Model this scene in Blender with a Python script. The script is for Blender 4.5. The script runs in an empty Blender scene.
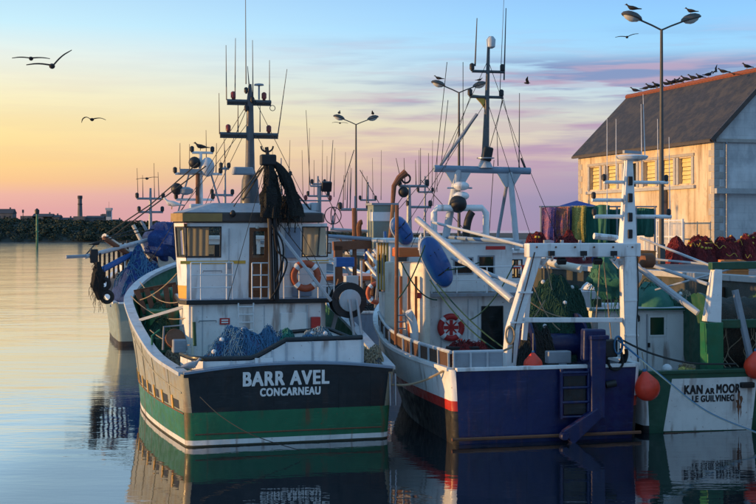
import bpy, bmesh, math, random
from mathutils import Vector, Matrix, noise
R = math.radians
random.seed(11)
scene = bpy.context.scene
COL = scene.collection

# ------------------------------------------------------------------ camera
F, CX, HY, CAMZ = 1300.0, 378.0, 230.0, 5.9      # focal length in photo pixels, horizon row, eye height over the water
cam_d = bpy.data.cameras.new('camera'); cam = bpy.data.objects.new('camera', cam_d); COL.objects.link(cam)
cam_d.sensor_width = 36; cam_d.lens = 36 * F / 756
cam_d.shift_y = -(252 - HY) / 756
cam_d.clip_end = 20000
cam.location = (0, 0, CAMZ); cam.rotation_euler = (R(90), 0, 0)
scene.camera = cam

def lin(r, g, b, a=1.0):
    f = lambda c: (c/255/12.92) if c/255 <= 0.04045 else ((c/255 + .055)/1.055)**2.4
    return (f(r), f(g), f(b), a)

# ------------------------------------------------------------------ world
SUN_AZ = R(-99); SUN_EL = R(5.0)                    # azimuth from +Y, left is negative
SD = Vector((math.sin(SUN_AZ)*math.cos(SUN_EL), math.cos(SUN_AZ)*math.cos(SUN_EL), math.sin(SUN_EL)))
world = bpy.data.worlds.new('World'); scene.world = world; world.use_nodes = True
wt = world.node_tree; wn = wt.nodes; wl = wt.links; wn.clear()
def N(t, typ, **kw):
    n = t.nodes.new(typ)
    for k, v in kw.items(): setattr(n, k, v)
    return n
def mth(t, op, a, b=None, c=None, clamp=False):
    n = t.nodes.new('ShaderNodeMath'); n.operation = op; n.use_clamp = clamp
    for i, v in enumerate((a, b, c)):
        if v is None: continue
        if isinstance(v, (int, float)): n.inputs[i].default_value = v
        else: t.links.new(v, n.inputs[i])
    return n.outputs[0]
def mrange(t, v, a, b, c=0., d=1., smooth=True):
    n = t.nodes.new('ShaderNodeMapRange'); n.interpolation_type = 'SMOOTHSTEP' if smooth else 'LINEAR'
    t.links.new(v, n.inputs[0])
    for i, x in enumerate((a, b, c, d)): n.inputs[i+1].default_value = x
    return n.outputs[0]
def ramp(t, fac, stops):
    n = t.nodes.new('ShaderNodeValToRGB'); cr = n.color_ramp
    cr.elements[0].position = stops[0][0]; cr.elements[0].color = stops[0][1]
    cr.elements[1].position = stops[-1][0]; cr.elements[1].color = stops[-1][1]
    for p, c in stops[1:-1]: e = cr.elements.new(p); e.color = c
    t.links.new(fac, n.inputs[0]); return n.outputs[0]
def mixc(t, fac, a, b, mode='MIX'):
    n = t.nodes.new('ShaderNodeMix'); n.data_type = 'RGBA'; n.blend_type = mode
    for i, v in ((0, fac), (6, a), (7, b)):
        if isinstance(v, (int, float)): n.inputs[i].default_value = v
        elif isinstance(v, tuple): n.inputs[i].default_value = v
        else: t.links.new(v, n.inputs[i])
    return n.outputs[2]
tc = N(wt, 'ShaderNodeTexCoord')
sep = N(wt, 'ShaderNodeSeparateXYZ'); wl.new(tc.outputs['Generated'], sep.inputs[0])
el = mth(wt, 'MULTIPLY', mth(wt, 'ARCSINE', sep.outputs[2]), 180/math.pi)          # degrees
elp = mth(wt, 'POWER', mth(wt, 'DIVIDE', mth(wt, 'MAXIMUM', el, 0.0), 90.0), 0.5)   # 0..1, stretched near the horizon
P = lambda d: math.sqrt(d/90.0)
sunward = ramp(wt, elp, [(0, lin(224,160,160)), (P(.9), lin(232,170,164)), (P(1.5), lin(240,182,164)), (P(2.1), lin(252,200,142)), (P(2.9), lin(255,214,142)),
                         (P(4.6), lin(254,231,166)), (P(6.0), lin(249,240,200)), (P(7.4), lin(238,243,230)), (P(8.8), lin(202,238,250)), (P(10), lin(188,226,248)),
                         (P(15), lin(172,212,242)), (P(28), lin(138,188,234)), (1, lin(118,170,218))])
away = ramp(wt, elp, [(0, lin(150,140,174)), (P(1.3), lin(146,143,180)), (P(2.2), lin(164,154,184)), (P(3.4), lin(214,194,188)), (P(4.7), lin(213,212,202)),
                      (P(5.9), lin(196,216,226)), (P(7.4), lin(162,214,248)), (P(8.8), lin(150,210,255)), (P(10.5), lin(138,192,248)), (P(16), lin(130,180,240)),
                      (P(30), lin(128,180,230)), (1, lin(118,170,218))])
back = ramp(wt, elp, [(0, lin(124,148,180)), (P(4), lin(144,172,206)), (P(10), lin(148,190,230)), (P(25), lin(138,188,232)), (1, lin(118,170,218))])
hx = mth(wt, 'ADD', mth(wt, 'MULTIPLY', sep.outputs[0], math.sin(SUN_AZ)), mth(wt, 'MULTIPLY', sep.outputs[1], math.cos(SUN_AZ)))
hl = mth(wt, 'SQRT', mth(wt, 'MAXIMUM', mth(wt, 'SUBTRACT', 1.0, mth(wt, 'MULTIPLY', sep.outputs[2], sep.outputs[2])), 1e-4))
fsun = mrange(wt, mth(wt, 'DIVIDE', hx, hl), -.40, .20)
base = mixc(wt, mrange(wt, sep.outputs[1], .45, -.35), mixc(wt, fsun, away, sunward), back)
# streaky clouds
def wnoise(sx, sz, off, det, lo, hi):
    mp = N(wt, 'ShaderNodeMapping'); wl.new(tc.outputs['Generated'], mp.inputs[0])
    mp.inputs['Scale'].default_value = (sx, sx, sz); mp.inputs['Location'].default_value = off
    nz = N(wt, 'ShaderNodeTexNoise'); wl.new(mp.outputs[0], nz.inputs[0])
    nz.inputs['Scale'].default_value = 1; nz.inputs['Detail'].default_value = det; nz.inputs['Roughness'].default_value = .55
    return mrange(wt, nz.outputs[0], lo, hi)
c1 = wnoise(4.2, 52, (3.1, 1.7, 0.35), 5, .46, .60)
c2 = wnoise(9, 120, (7.7, 2.2, 4.1), 4, .45, .60)
band = mth(wt, 'MULTIPLY', mrange(wt, el, 1.0, 3.2), mrange(wt, el, 9.5, 6.2))
away_w = mrange(wt, fsun, .75, .12, .10, 1.0)
cm = mth(wt, 'MULTIPLY', mth(wt, 'MULTIPLY', mth(wt, 'ADD', mth(wt, 'MULTIPLY', c1, .75), mth(wt, 'MULTIPLY', c2, .35), clamp=True), band), away_w)
c3 = wnoise(5.0, 62, (1.3, 4.4, 2.72), 7, .41, .50)
b3 = mth(wt, 'MULTIPLY', mth(wt, 'MULTIPLY', mrange(wt, el, 5.0, 6.1), mrange(wt, el, 7.9, 7.0)), mrange(wt, fsun, .42, .12))
cm = mth(wt, 'MAXIMUM', cm, mth(wt, 'MULTIPLY', mth(wt, 'MULTIPLY', c3, b3), .9))
ccol = mixc(wt, mrange(wt, el, 2.0, 7.0), mixc(wt, fsun, lin(178,152,184), lin(232,176,158)), mixc(wt, mth(wt, 'MULTIPLY', c2, .7), lin(122,138,186), lin(200,160,182)))
col = mixc(wt, mth(wt, 'MULTIPLY', cm, .95), base, ccol)
sky = N(wt, 'ShaderNodeTexSky'); sky.sky_type = 'NISHITA'; sky.sun_disc = False
sky.sun_elevation = SUN_EL; sky.sun_rotation = SUN_AZ; sky.air_density = 1.2; sky.dust_density = 1.5
nis = mixc(wt, 1.0, sky.outputs[0], (.10, .10, .10, 1), 'MULTIPLY')
col = mixc(wt, .04, col, nis)
bg = N(wt, 'ShaderNodeBackground'); wl.new(col, bg.inputs[0]); bg.inputs[1].default_value = 1.07
wo = N(wt, 'ShaderNodeOutputWorld'); wl.new(bg.outputs[0], wo.inputs[0])

# ------------------------------------------------------------------ sun
sl = bpy.data.lights.new('sun', 'SUN'); sl.energy = 5.0; sl.angle = R(.6); sl.color = (1.0, .56, .19)
so = bpy.data.objects.new('sun', sl); COL.objects.link(so)
so.rotation_euler = SD.to_track_quat('Z', 'Y').to_euler(); so.location = SD*200

# ------------------------------------------------------------------ view
vs = scene.view_settings
vs.view_transform = 'Standard'; vs.look = 'None'; vs.exposure = 0.0; vs.gamma = 1.0
try: vs.use_curve_mapping = False
except Exception: pass
scene.cycles.use_denoising = True
scene.cycles.max_bounces = 8; scene.cycles.transparent_max_bounces = 16
scene.cycles.sample_clamp_indirect = 6

# ================================================================== materials
MATS = {}
def newmat(name):
    m = bpy.data.materials.new(name); m.use_nodes = True
    t = m.node_tree; b = t.nodes['Principled BSDF']; MATS[name] = m
    return m, t, b
def obj_noise(t, scale, det=4, sc=(1,1,1), rough=.55, coord='Object'):
    c = N(t, 'ShaderNodeTexCoord'); mp = N(t, 'ShaderNodeMapping'); t.links.new(c.outputs[coord], mp.inputs[0])
    mp.inputs['Scale'].default_value = sc
    n = N(t, 'ShaderNodeTexNoise'); t.links.new(mp.outputs[0], n.inputs[0])
    n.inputs['Scale'].default_value = scale; n.inputs['Detail'].default_value = det; n.inputs['Roughness'].default_value = rough
    return n.outputs[0]
def bump(t, b, h, strength, dist):
    n = N(t, 'ShaderNodeBump'); n.inputs['Strength'].default_value = strength; n.inputs['Distance'].default_value = dist
    t.links.new(h, n.inputs['Height']); t.links.new(n.outputs[0], b.inputs['Normal'])
def paint(name, rgb, rough=.42, wear=.35, rust=.25, metal=0., coat=0.):
    """weathered marine paint: tonal blotches, vertical rust runs, a few chips, slightly dented plate"""
    m, t, b = newmat(name)
    c0 = rgb if len(rgb) == 4 else (*rgb, 1)
    dark = tuple(x*.55 for x in c0[:3]) + (1,)
    col = mixc(t, mth(t, 'MULTIPLY', mrange(t, obj_noise(t, 1.3, 6), .42, .75), wear), c0, dark)
    col = mixc(t, mth(t, 'MULTIPLY', mrange(t, obj_noise(t, 5.5, 4, (1,1,.25)), .5, .8), wear*.6), col, tuple(x*.7+.02 for x in c0[:3])+(1,))
    sc_ = mth(t, 'MULTIPLY', mrange(t, obj_noise(t, 2.2, 6, (1,1,9), .7), .53, .68), mrange(t, obj_noise(t, .9, 3), .42, .58))
    col = mixc(t, mth(t, 'MULTIPLY', sc_, wear*.7), col, tuple(min(1., x*1.7+.035) for x in c0[:3])+(1,))
    if rust > 0:
        st = mth(t, 'MULTIPLY', mrange(t, obj_noise(t, 3.2, 5, (1,1,.14)), .52, .68), mrange(t, obj_noise(t, .8, 2), .40, .56))
        chip = mrange(t, obj_noise(t, 11, 5), .66, .72)
        fac = mth(t, 'MULTIPLY', mth(t, 'MAXIMUM', st, mth(t, 'MULTIPLY', chip, .8)), rust)
        col = mixc(t, fac, col, (.14, .055, .022, 1))
    t.links.new(col, b.inputs['Base Color'])
    b.inputs['Roughness'].default_value = rough; b.inputs['Metallic'].default_value = metal
    t.links.new(mrange(t, obj_noise(t, 4, 3), .3, .8, max(rough-.12, .05), min(rough+.25, 1)), b.inputs['Roughness'])
    bump(t, b, mth(t, 'ADD', obj_noise(t, 1.1, 3), mth(t, 'MULTIPLY', obj_noise(t, 16, 4), .05)), .5, .05)
    return m
def netting(name, rgb, rgb2, scale=16.):
    m, t, b = newmat(name)
    c = N(t, 'ShaderNodeTexCoord'); v = N(t, 'ShaderNodeTexVoronoi'); v.feature = 'DISTANCE_TO_EDGE'
    v.inputs['Scale'].default_value = scale; t.links.new(c.outputs['Object'], v.inputs['Vector'])
    e = mrange(t, v.outputs['Distance'], .02, .16)
    a = mixc(t, mrange(t, obj_noise(t, 2.6, 4), .4, .62), (*rgb, 1), (*rgb2, 1))
    col = mixc(t, mth(t, 'MULTIPLY', e, .55), a, tuple(x*.35 for x in rgb)+(1,))
    t.links.new(col, b.inputs['Base Color']); b.inputs['Roughness'].default_value = .85
    h = mth(t, 'ADD', mth(t, 'MULTIPLY', obj_noise(t, 7, 5), 1.2), mth(t, 'MULTIPLY', e, -.5))
    bump(t, b, h, .8, .06)
    return m
def plain(name, rgb, rough=.6, metal=0., var=.3, scale=4., emit=None, sc=(1,1,1), bmp=.0):
    m, t, b = newmat(name)
    c0 = (*rgb[:3], 1)
    col = mixc(t, mth(t, 'MULTIPLY', mrange(t, obj_noise(t, scale, 5, sc), .35, .7), var), c0, tuple(x*.45 for x in rgb[:3])+(1,))
    t.links.new(col, b.inputs['Base Color']); b.inputs['Roughness'].default_value = rough; b.inputs['Metallic'].default_value = metal
    if emit: b.inputs['Emission Color'].default_value = (*emit[0], 1); b.inputs['Emission Strength'].default_value = emit[1]
    if bmp: bump(t, b, obj_noise(t, scale*2, 5, sc), .6, bmp)
    return m
paint('white', (.76, .77, .77), wear=.38, rust=.65)
paint('white_clean', (.78, .79, .79), wear=.3, rust=.45)
paint('tan_hull', (.29, .28, .20), wear=.5, rust=.6)
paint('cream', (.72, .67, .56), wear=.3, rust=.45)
paint('slime', (.045, .05, .03), rough=.8, wear=.6, rust=.3)
paint('navy', (.004, .010, .014), rough=.4, wear=.75, rust=.12)
paint('royal', (.002, .010, .075), rough=.42, wear=.7, rust=.25)
paint('green', (.010, .135, .062), rough=.45, wear=.55, rust=.75)
paint('green_deck', (.012, .11, .055), rough=.6, wear=.5, rust=.45)
paint('dark_green', (.01, .075, .04), rough=.5, wear=.4, rust=.25)
paint('boot_white', (.70, .71, .69), wear=.55, rust=.75)
paint('red', (.45, .025, .02), wear=.35, rust=.3)
paint('antifoul', (.05, .018, .014), rough=.8, wear=.6, rust=.2)
paint('black_hull', (.010, .011, .014), rough=.6, wear=.5, rust=.15)
paint('grey', (.26, .29, .33), wear=.4, rust=.35)
paint('grey_light', (.45, .49, .53), wear=.35, rust=.3)
paint('grey_blue', (.20, .27, .36), wear=.4, rust=.3)
paint('grey_green', (.20, .25, .22), wear=.4, rust=.3)
paint('blue', (.015, .10, .34), wear=.35, rust=.15)
paint('ochre_sunlit', (.30, .18, .05), wear=.4, rust=.3)
paint('yellow', (.65, .36, .04), wear=.3, rust=.3)
paint('roof_brown', (.055, .040, .034), wear=.4, rust=.3)
paint('roof_grey', (.34, .36, .39), wear=.5, rust=.15, rough=.6)
paint('wood_door', (.16, .060, .022), rough=.35, wear=.4, rust=0)
paint('rust_iron', (.17, .07, .035), rough=.8, wear=.5, rust=.6)
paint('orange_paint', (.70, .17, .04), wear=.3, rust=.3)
paint('mast_dark', (.075, .08, .088), wear=.4, rust=.3)
plain('black', (.010, .010, .012), .55)
plain('rubber', (.014, .014, .015), .85, var=.5)
plain('steel', (.38, .40, .43), .38, .85, var=.4)
plain('galv', (.30, .32, .35), .5, .4, var=.4)
plain('pipe_white', (.72, .74, .76), .4, var=.25)
plain('whip', (.05, .05, .06), .5)
plain('rope_tan', (.30, .24, .16), .9, scale=30)
plain('rope_blue', (.05, .16, .30), .85, scale=30)
plain('rope_dark', (.03, .035, .035), .9, scale=30)
plain('rope_green', (.015, .065, .045), .9, scale=30)
paint('buoy', (.80, .050, .018), rough=.45, wear=.6, rust=.25)
plain('ring_orange', (.42, .085, .035), .6, var=.3)
plain('ring_red', (.42, .02, .02), .55, var=.3)
plain('letter_white', (.80, .80, .78), .5, var=.25, scale=9)
plain('letter_black', (.012, .012, .014), .5, var=.2)
plain('wood', (.24, .12, .055), .75, scale=6, sc=(1,1,6), bmp=.01)
plain('wood_dark', (.085, .042, .024), .8, scale=6, sc=(1,1,6), bmp=.01)
plain('crate', (.62, .20, .045), .55, var=.3)
plain('float_yellow', (.60, .40, .03), .5)
plain('lamp_red', (.22, .020, .014), .35)
plain('lamp_glass', (.55, .55, .5), .2)
plain('gull_grey', (.30, .31, .33), .8, var=.2)
plain('gull_white', (.62, .61, .58), .8, var=.2)
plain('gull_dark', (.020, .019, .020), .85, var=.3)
plain('beak', (.50, .26, .03), .6)
plain('tarp_blue', (.02, .055, .28), .6, bmp=.03)
plain('tarp_green', (.018, .14, .10), .7, bmp=.05, scale=2)
plain('canvas_white', (.66, .68, .70), .8, var=.3, scale=3, bmp=.05)
netting('net_blue', (.05, .16, .27), (.10, .10, .24))
netting('net_teal', (.03, .33, .25), (.05, .22, .22))
netting('net_pale', (.36, .47, .55), (.18, .34, .42))
netting('net_green', (.016, .11, .07), (.02, .06, .04))
netting('net_black', (.010, .011, .012), (.016, .018, .014))
netting('net_red', (.30, .025, .028), (.13, .012, .02))
netting('net_royal', (.015, .06, .26), (.03, .10, .34))
netting('net_brown', (.10, .075, .055), (.05, .055, .045))
netting('net_orange', (.62, .24, .14), (.36, .14, .28), 9)
netting('net_yellow', (.55, .45, .12), (.42, .40, .10), 9)
netting('net_purple', (.22, .13, .36), (.42, .16, .26), 9)
netting('net_grey', (.15, .16, .16), (.09, .10, .11))
m, t, b = newmat('glass'); b.inputs['Base Color'].default_value = (.62, .66, .66, 1)
b.inputs['Roughness'].default_value = .04; b.inputs['IOR'].default_value = 1.45; b.inputs['Transmission Weight'].default_value = 1.0
gl = N(t, 'ShaderNodeBsdfGlossy'); gl.inputs['Roughness'].default_value = .03
tr = N(t, 'ShaderNodeBsdfTransparent'); tr.inputs[0].default_value = (.86, .88, .86, 1)
fr = N(t, 'ShaderNodeFresnel'); fr.inputs[0].default_value = 1.5
mx = N(t, 'ShaderNodeMixShader'); t.links.new(fr.outputs[0], mx.inputs[0]); t.links.new(tr.outputs[0], mx.inputs[1]); t.links.new(gl.outputs[0], mx.inputs[2])
t.links.new(mx.outputs[0], t.nodes['Material Output'].inputs[0])
m, t, b = newmat('warm_backing')
df = N(t, 'ShaderNodeBsdfDiffuse'); df.inputs[0].default_value = (.80, .74, .60, 1); tl_ = N(t, 'ShaderNodeBsdfTranslucent'); tl_.inputs[0].default_value = (.92, .84, .66, 1)
mx = N(t, 'ShaderNodeMixShader'); mx.inputs[0].default_value = .7; t.links.new(df.outputs[0], mx.inputs[1]); t.links.new(tl_.outputs[0], mx.inputs[2]); t.links.new(mx.outputs[0], t.nodes['Material Output'].inputs[0])
plain('glass_dark', (.012, .015, .018), .06, var=.1)
plain('glass_green', (.012, .05, .035), .08, var=.1)

# water
m, t, b = newmat('water')
b.inputs['Base Color'].default_value = (.006, .012, .018, 1); b.inputs['Roughness'].default_value = .03; b.inputs['IOR'].default_value = 1.4; b.inputs['Metallic'].default_value = 0.0
w1 = obj_noise(t, .55, 3, (.55, 1.5, 1)); w2 = obj_noise(t, 2.4, 3, (.6, 1.4, 1)); w3 = obj_noise(t, .09, 2, (1, 1.3, 1))
calm = mrange(t, obj_noise(t, .045, 2, (1, .6, 1)), .35, .65, .45, 1.0)
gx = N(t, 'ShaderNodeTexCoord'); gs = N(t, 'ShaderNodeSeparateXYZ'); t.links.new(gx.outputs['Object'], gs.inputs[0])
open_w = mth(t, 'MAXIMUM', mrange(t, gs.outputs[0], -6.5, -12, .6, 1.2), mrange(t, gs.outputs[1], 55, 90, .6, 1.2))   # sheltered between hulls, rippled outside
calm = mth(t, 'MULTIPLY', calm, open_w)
hh = mth(t, 'MULTIPLY', mth(t, 'ADD', mth(t, 'ADD', mth(t, 'MULTIPLY', w1, 1.0), mth(t, 'MULTIPLY', w2, .22)), mth(t, 'MULTIPLY', w3, 2.5)), calm)
bump(t, b, hh, 1.0, .028)
gl = N(t, 'ShaderNodeBsdfGlossy'); gl.inputs['Roughness'].default_value = .02; gl.inputs['Color'].default_value = (.93, .96, 1, 1)     # mirror layer added to brighten the water, strongest away from the hulls
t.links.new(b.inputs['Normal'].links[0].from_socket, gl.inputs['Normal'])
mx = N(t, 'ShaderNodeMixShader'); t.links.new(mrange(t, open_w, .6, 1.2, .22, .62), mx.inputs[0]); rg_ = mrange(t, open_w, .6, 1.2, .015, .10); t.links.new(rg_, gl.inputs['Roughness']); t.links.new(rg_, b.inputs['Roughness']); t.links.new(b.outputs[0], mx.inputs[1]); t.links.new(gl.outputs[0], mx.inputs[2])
t.links.new(mx.outputs[0], t.nodes['Material Output'].inputs[0])

# quay, building, bank
def ground_mat(name, c1, c2, scale, rough=.85, bm=.02):
    m, t, b = newmat(name)
    col = mixc(t, mrange(t, obj_noise(t, scale, 8, rough=.65), .35, .68), (*c1, 1), (*c2, 1))
    col = mixc(t, mth(t, 'MULTIPLY', mrange(t, obj_noise(t, scale*.18, 4), .5, .7), .5), col, tuple(x*.5 for x in c1)+(1,))
    t.links.new(col, b.inputs['Base Color']); b.inputs['Roughness'].default_value = rough
    bump(t, b, obj_noise(t, scale*6, 6, rough=.7), .5, bm)
    return m
ground_mat('quay_top', (.16, .16, .165), (.10, .10, .105), .8)
ground_mat('quay_face', (.075, .072, .066), (.035, .045, .032), 1.2, bm=.05)
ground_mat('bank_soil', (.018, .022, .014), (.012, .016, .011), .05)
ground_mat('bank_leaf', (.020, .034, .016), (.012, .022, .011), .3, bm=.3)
ground_mat('far_wall', (.16, .15, .15), (.11, .105, .11), .3)
ground_mat('far_white', (.55, .54, .54), (.45, .44, .45), .3)
ground_mat('far_roof', (.06, .06, .07), (.045, .045, .055), .3)
# rendered masonry with runs of damp
m, t, b = newmat('render_wall')
c = mixc(t, mrange(t, obj_noise(t, .55, 7, (1,1,.6), .65), .35, .7), (.66, .55, .40, 1), (.54, .42, .28, 1))
c = mixc(t, mth(t, 'MULTIPLY', mrange(t, obj_noise(t, 2.2, 7, (1,1,.10), .65), .48, .70), .75), c, (.24, .15, .085, 1))
c = mixc(t, mth(t, 'MULTIPLY', mrange(t, obj_noise(t, 1.6, 8, (1,1,.8), .72), .52, .66), .6), c, (.34, .25, .16, 1))
c = mixc(t, mth(t, 'MULTIPLY', mrange(t, obj_noise(t, .35, 3), .55, .68), .5), c, (.70, .63, .54, 1))
t.links.new(c, b.inputs['Base Color']); b.inputs['Roughness'].default_value = .9; bump(t, b, obj_noise(t, 8, 7), .4, .02)
m, t, b = newmat('gable_wall')
cc = N(t, 'ShaderNodeTexCoord'); mp = N(t, 'ShaderNodeMapping'); t.links.new(cc.outputs['Object'], mp.inputs[0])
mp.inputs['Rotation'].default_value = (R(90), 0, 0)
bk = N(t, 'ShaderNodeTexBrick'); t.links.new(mp.outputs[0], bk.inputs[0]); bk.inputs['Scale'].default_value = 1
bk.inputs['Brick Width'].default_value = 1.0; bk.inputs['Row Height'].default_value = .45; bk.inputs['Mortar Size'].default_value = .02
bk.inputs['Color1'].default_value = (.58, .58, .58, 1); bk.inputs['Color2'].default_value = (.55, .555, .56, 1); bk.inputs['Mortar'].default_value = (.50, .50, .505, 1)
c = mixc(t, mth(t, 'MULTIPLY', mrange(t, obj_noise(t, .9, 8, (1,1,.5), .68), .42, .66), .7), bk.outputs[0], (.30, .31, .33, 1))
c = mixc(t, mth(t, 'MULTIPLY', mrange(t, obj_noise(t, .5, 4), .5, .7), .6), c, (.76, .77, .78, 1))
t.links.new(c, b.inputs['Base Color']); b.inputs['Roughness'].default_value = .9; bump(t, b, obj_noise(t, 7, 7), .4, .02)
m, t, b = newmat('slate')
cc = N(t, 'ShaderNodeTexCoord'); bk = N(t, 'ShaderNodeTexBrick'); t.links.new(cc.outputs['UV'], bk.inputs[0]); bk.inputs['Scale'].default_value = 1
bk.inputs['Brick Width'].default_value = .26; bk.inputs['Row Height'].default_value = .18; bk.inputs['Mortar Size'].default_value = .012; bk.inputs['Bias'].default_value = .1
bk.inputs['Color1'].default_value = (.036, .033, .040, 1); bk.inputs['Color2'].default_value = (.018, .018, .024, 1); bk.inputs['Mortar'].default_value = (.015, .015, .018, 1)
c = mixc(t, mth(t, 'MULTIPLY', mrange(t, obj_noise(t, .9, 8, (1,1,1), .7), .45, .62), .75), bk.outputs[0], (.062, .050, .040, 1))
c = mixc(t, mth(t, 'MULTIPLY', mrange(t, obj_noise(t, 3.5, 3, (1,1,.3), .7), .55, .68), .5), c, (.012, .012, .016, 1))
t.links.new(c, b.inputs['Base Color']); b.inputs['Roughness'].default_value = .72; bump(t, b, bk.outputs['Fac'], -.5, .02)
plain('quoin', (.40, .37, .34), .9, scale=3, bmp=.03)
plain('ridge_tile', (.22, .060, .030), .8, var=.5, scale=3)
plain('board_yellow', (.72, .58, .24), .7, var=.35, scale=3)
plain('lamp_post', (.085, .082, .078), .6, .2)
plain('concrete', (.42, .42, .42), .9, bmp=.02)

# ================================================================== mesh builder
class MB:
    def __init__(s): s.v = []; s.f = []; s.mi = []; s.cur = 0; s.uv = None
    def add(s, vs, fs, mi=None):
        o = len(s.v); s.v += [tuple(v) for v in vs]
        for f in fs: s.f.append(tuple(i+o for i in f)); s.mi.append(s.cur if mi is None else mi)
        return s
    def box(s, c, size, rz=0., rx=0., ry=0., taper=1., mi=None):
        hx, hy, hz = (x/2 for x in size); M = Matrix.Rotation(rz, 3, 'Z') @ Matrix.Rotation(ry, 3, 'Y') @ Matrix.Rotation(rx, 3, 'X')
        b = min(hx, hy, hz)*.12; b = min(b, .015)
        vs = []
        for z, k in ((-hz, 1), (hz, taper)):
            for sx, sy in ((-1,-1), (1,-1), (1,1), (-1,1)):
                vs.append(Vector(c) + M @ Vector((sx*hx*k, sy*hy*k, z)))
        return s.add(vs, [(3,2,1,0), (4,5,6,7), (0,1,5,4), (1,2,6,5), (2,3,7,6), (3,0,4,7)], mi)
    def b2(s, a, b, mi=None):
        a = Vector(a); b = Vector(b); return s.box((a+b)/2, [abs(x) for x in (b-a)], mi=mi)
    def tube(s, pts, r, n=8, cap=True, mi=None, r1=None):
        pts = [Vector(p) for p in pts]; m = len(pts)
        rs = r if isinstance(r, (list, tuple)) else ([r]*m if r1 is None else [r+(r1-r)*i/(m-1) for i in range(m)])
        up = None; vs = []
        for i, p in enumerate(pts):
            d = (pts[min(i+1, m-1)] - pts[max(i-1, 0)])
            d = d.normalized() if d.length > 1e-9 else Vector((0,0,1))
            if up is None: up = d.orthogonal().normalized()
            up = (up - d*up.dot(d)); up = up.normalized() if up.length > 1e-6 else d.orthogonal().normalized()
            w = d.cross(up)
            for k in range(n):
                a = 2*math.pi*k/n; vs.append(p + (up*math.cos(a) + w*math.sin(a))*rs[i])
        fs = [(i*n+k, i*n+(k+1) % n, (i+1)*n+(k+1) % n, (i+1)*n+k) for i in range(m-1) for k in range(n)]
        if cap: fs += [tuple(reversed(range(n))), tuple(range((m-1)*n, m*n))]
        return s.add(vs, fs, mi)
    def beam(s, p0, p1, w, h, up=(0,0,1), w1=None, h1=None, mi=None):
        p0 = Vector(p0); p1 = Vector(p1); d = (p1-p0).normalized(); up = Vector(up)
        if abs(d.dot(up)) > .98: up = Vector((0,1,0))
        sd = d.cross(up).normalized(); u = sd.cross(d); vs = []
        for p, a, b in ((p0, w, h), (p1, w1 or w, h1 or h)):
            for x, y in ((-1,-1), (1,-1), (1,1), (-1,1)): vs.append(p + sd*x*a/2 + u*y*b/2)
        return s.add(vs, [(3,2,1,0), (4,5,6,7), (0,1,5,4), (1,2,6,5), (2,3,7,6), (3,0,4,7)], mi)
    def prism(s, poly, z0, z1, top=1.0, cen=None, mi=None):
        n = len(poly); cx = sum(p[0] for p in poly)/n; cy = sum(p[1] for p in poly)/n
        vs = [(x, y, z0) for x, y in poly] + [(cx+(x-cx)*top, cy+(y-cy)*top, z1) for x, y in poly]
        fs = [tuple(reversed(range(n))), tuple(range(n, 2*n))] + [(i, (i+1) % n, n+(i+1) % n, n+i) for i in range(n)]
        return s.add(vs, fs, mi)
    def lathe(s, prof, n=16, M=None, mi=None):
        M = M or Matrix(); vs = [M @ Vector((r*math.cos(2*math.pi*k/n), r*math.sin(2*math.pi*k/n), z)) for r, z in prof for k in range(n)]
        m = len(prof); fs = [(i*n+k, i*n+(k+1) % n, (i+1)*n+(k+1) % n, (i+1)*n+k) for i in range(m-1) for k in range(n)]
        fs += [tuple(reversed(range(n))), tuple(range((m-1)*n, m*n))]
        return s.add(vs, fs, mi)
    def ball(s, c, r, n=12, sz=(1,1,1), mi=None):
        prof = [(max(math.sin(math.pi*i/8), .02), -math.cos(math.pi*i/8)) for i in range(9)]
        return s.lathe(prof, n, Matrix.Translation(c) @ Matrix.Diagonal((r*sz[0], r*sz[1], r*sz[2], 1)), mi)
    def torus(s, c, R0, r, axis='Y', n=28, k=8, arc=(0, 2*math.pi), mi=None):
        pts = []
        for i in range(n+1):
            a = arc[0] + (arc[1]-arc[0])*i/n; x, z = R0*math.cos(a), R0*math.sin(a)
            pts.append(Vector(c) + (Vector((x, 0, z)) if axis == 'Y' else Vector((0, x, z)) if axis == 'X' else Vector((x, z, 0))))
        return s.tube(pts, r, k, mi=mi, cap=abs(arc[1]-arc[0]) < 6.28)
    def grid(s, fn, nu, nv, mi=None, thick=None):
        vs = [fn(i/nu, j/nv) for j in range(nv+1) for i in range(nu+1)]
        fs = [(j*(nu+1)+i, j*(nu+1)+i+1, (j+1)*(nu+1)+i+1, (j+1)*(nu+1)+i) for j in range(nv) for i in range(nu)]
        return s.add(vs, fs, mi)
    def build(s, name, mats, parent=None, smooth=False, M=None, recenter=False, bevel=0, solid=0):
        vs = s.v; loc = Vector((0,0,0))
        if recenter and vs:
            xs, ys, zs = zip(*vs); loc = Vector(((min(xs)+max(xs))/2, (min(ys)+max(ys))/2, min(zs))); vs = [tuple(Vector(v)-loc) for v in vs]
        me = bpy.data.meshes.new(name); me.from_pydata(vs, [], s.f)
        for mt in ([mats] if isinstance(mats, str) else mats): me.materials.append(MATS[mt])
        me.polygons.foreach_set('material_index', s.mi)
        if smooth: me.polygons.foreach_set('use_smooth', [True]*len(me.polygons))
        me.update()
        bm_ = bmesh.new(); bm_.from_mesh(me); bmesh.ops.recalc_face_normals(bm_, faces=bm_.faces); bm_.to_mesh(me); bm_.free()
        if smooth:
            try: me.set_sharp_from_angle(angle=R(42))
            except Exception: pass
        o = bpy.data.objects.new(name, me); COL.objects.link(o)
        W = (M or Matrix()) @ Matrix.Translation(loc)
        if parent: o.parent = parent; o.location = loc
        else: o.matrix_world = W
        if bevel: md = o.modifiers.new('bevel', 'BEVEL'); md.width = bevel; md.segments = 2; md.limit_method = 'ANGLE'
        if solid: md = o.modifiers.new('thickness', 'SOLIDIFY'); md.thickness = solid
        return o
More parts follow.
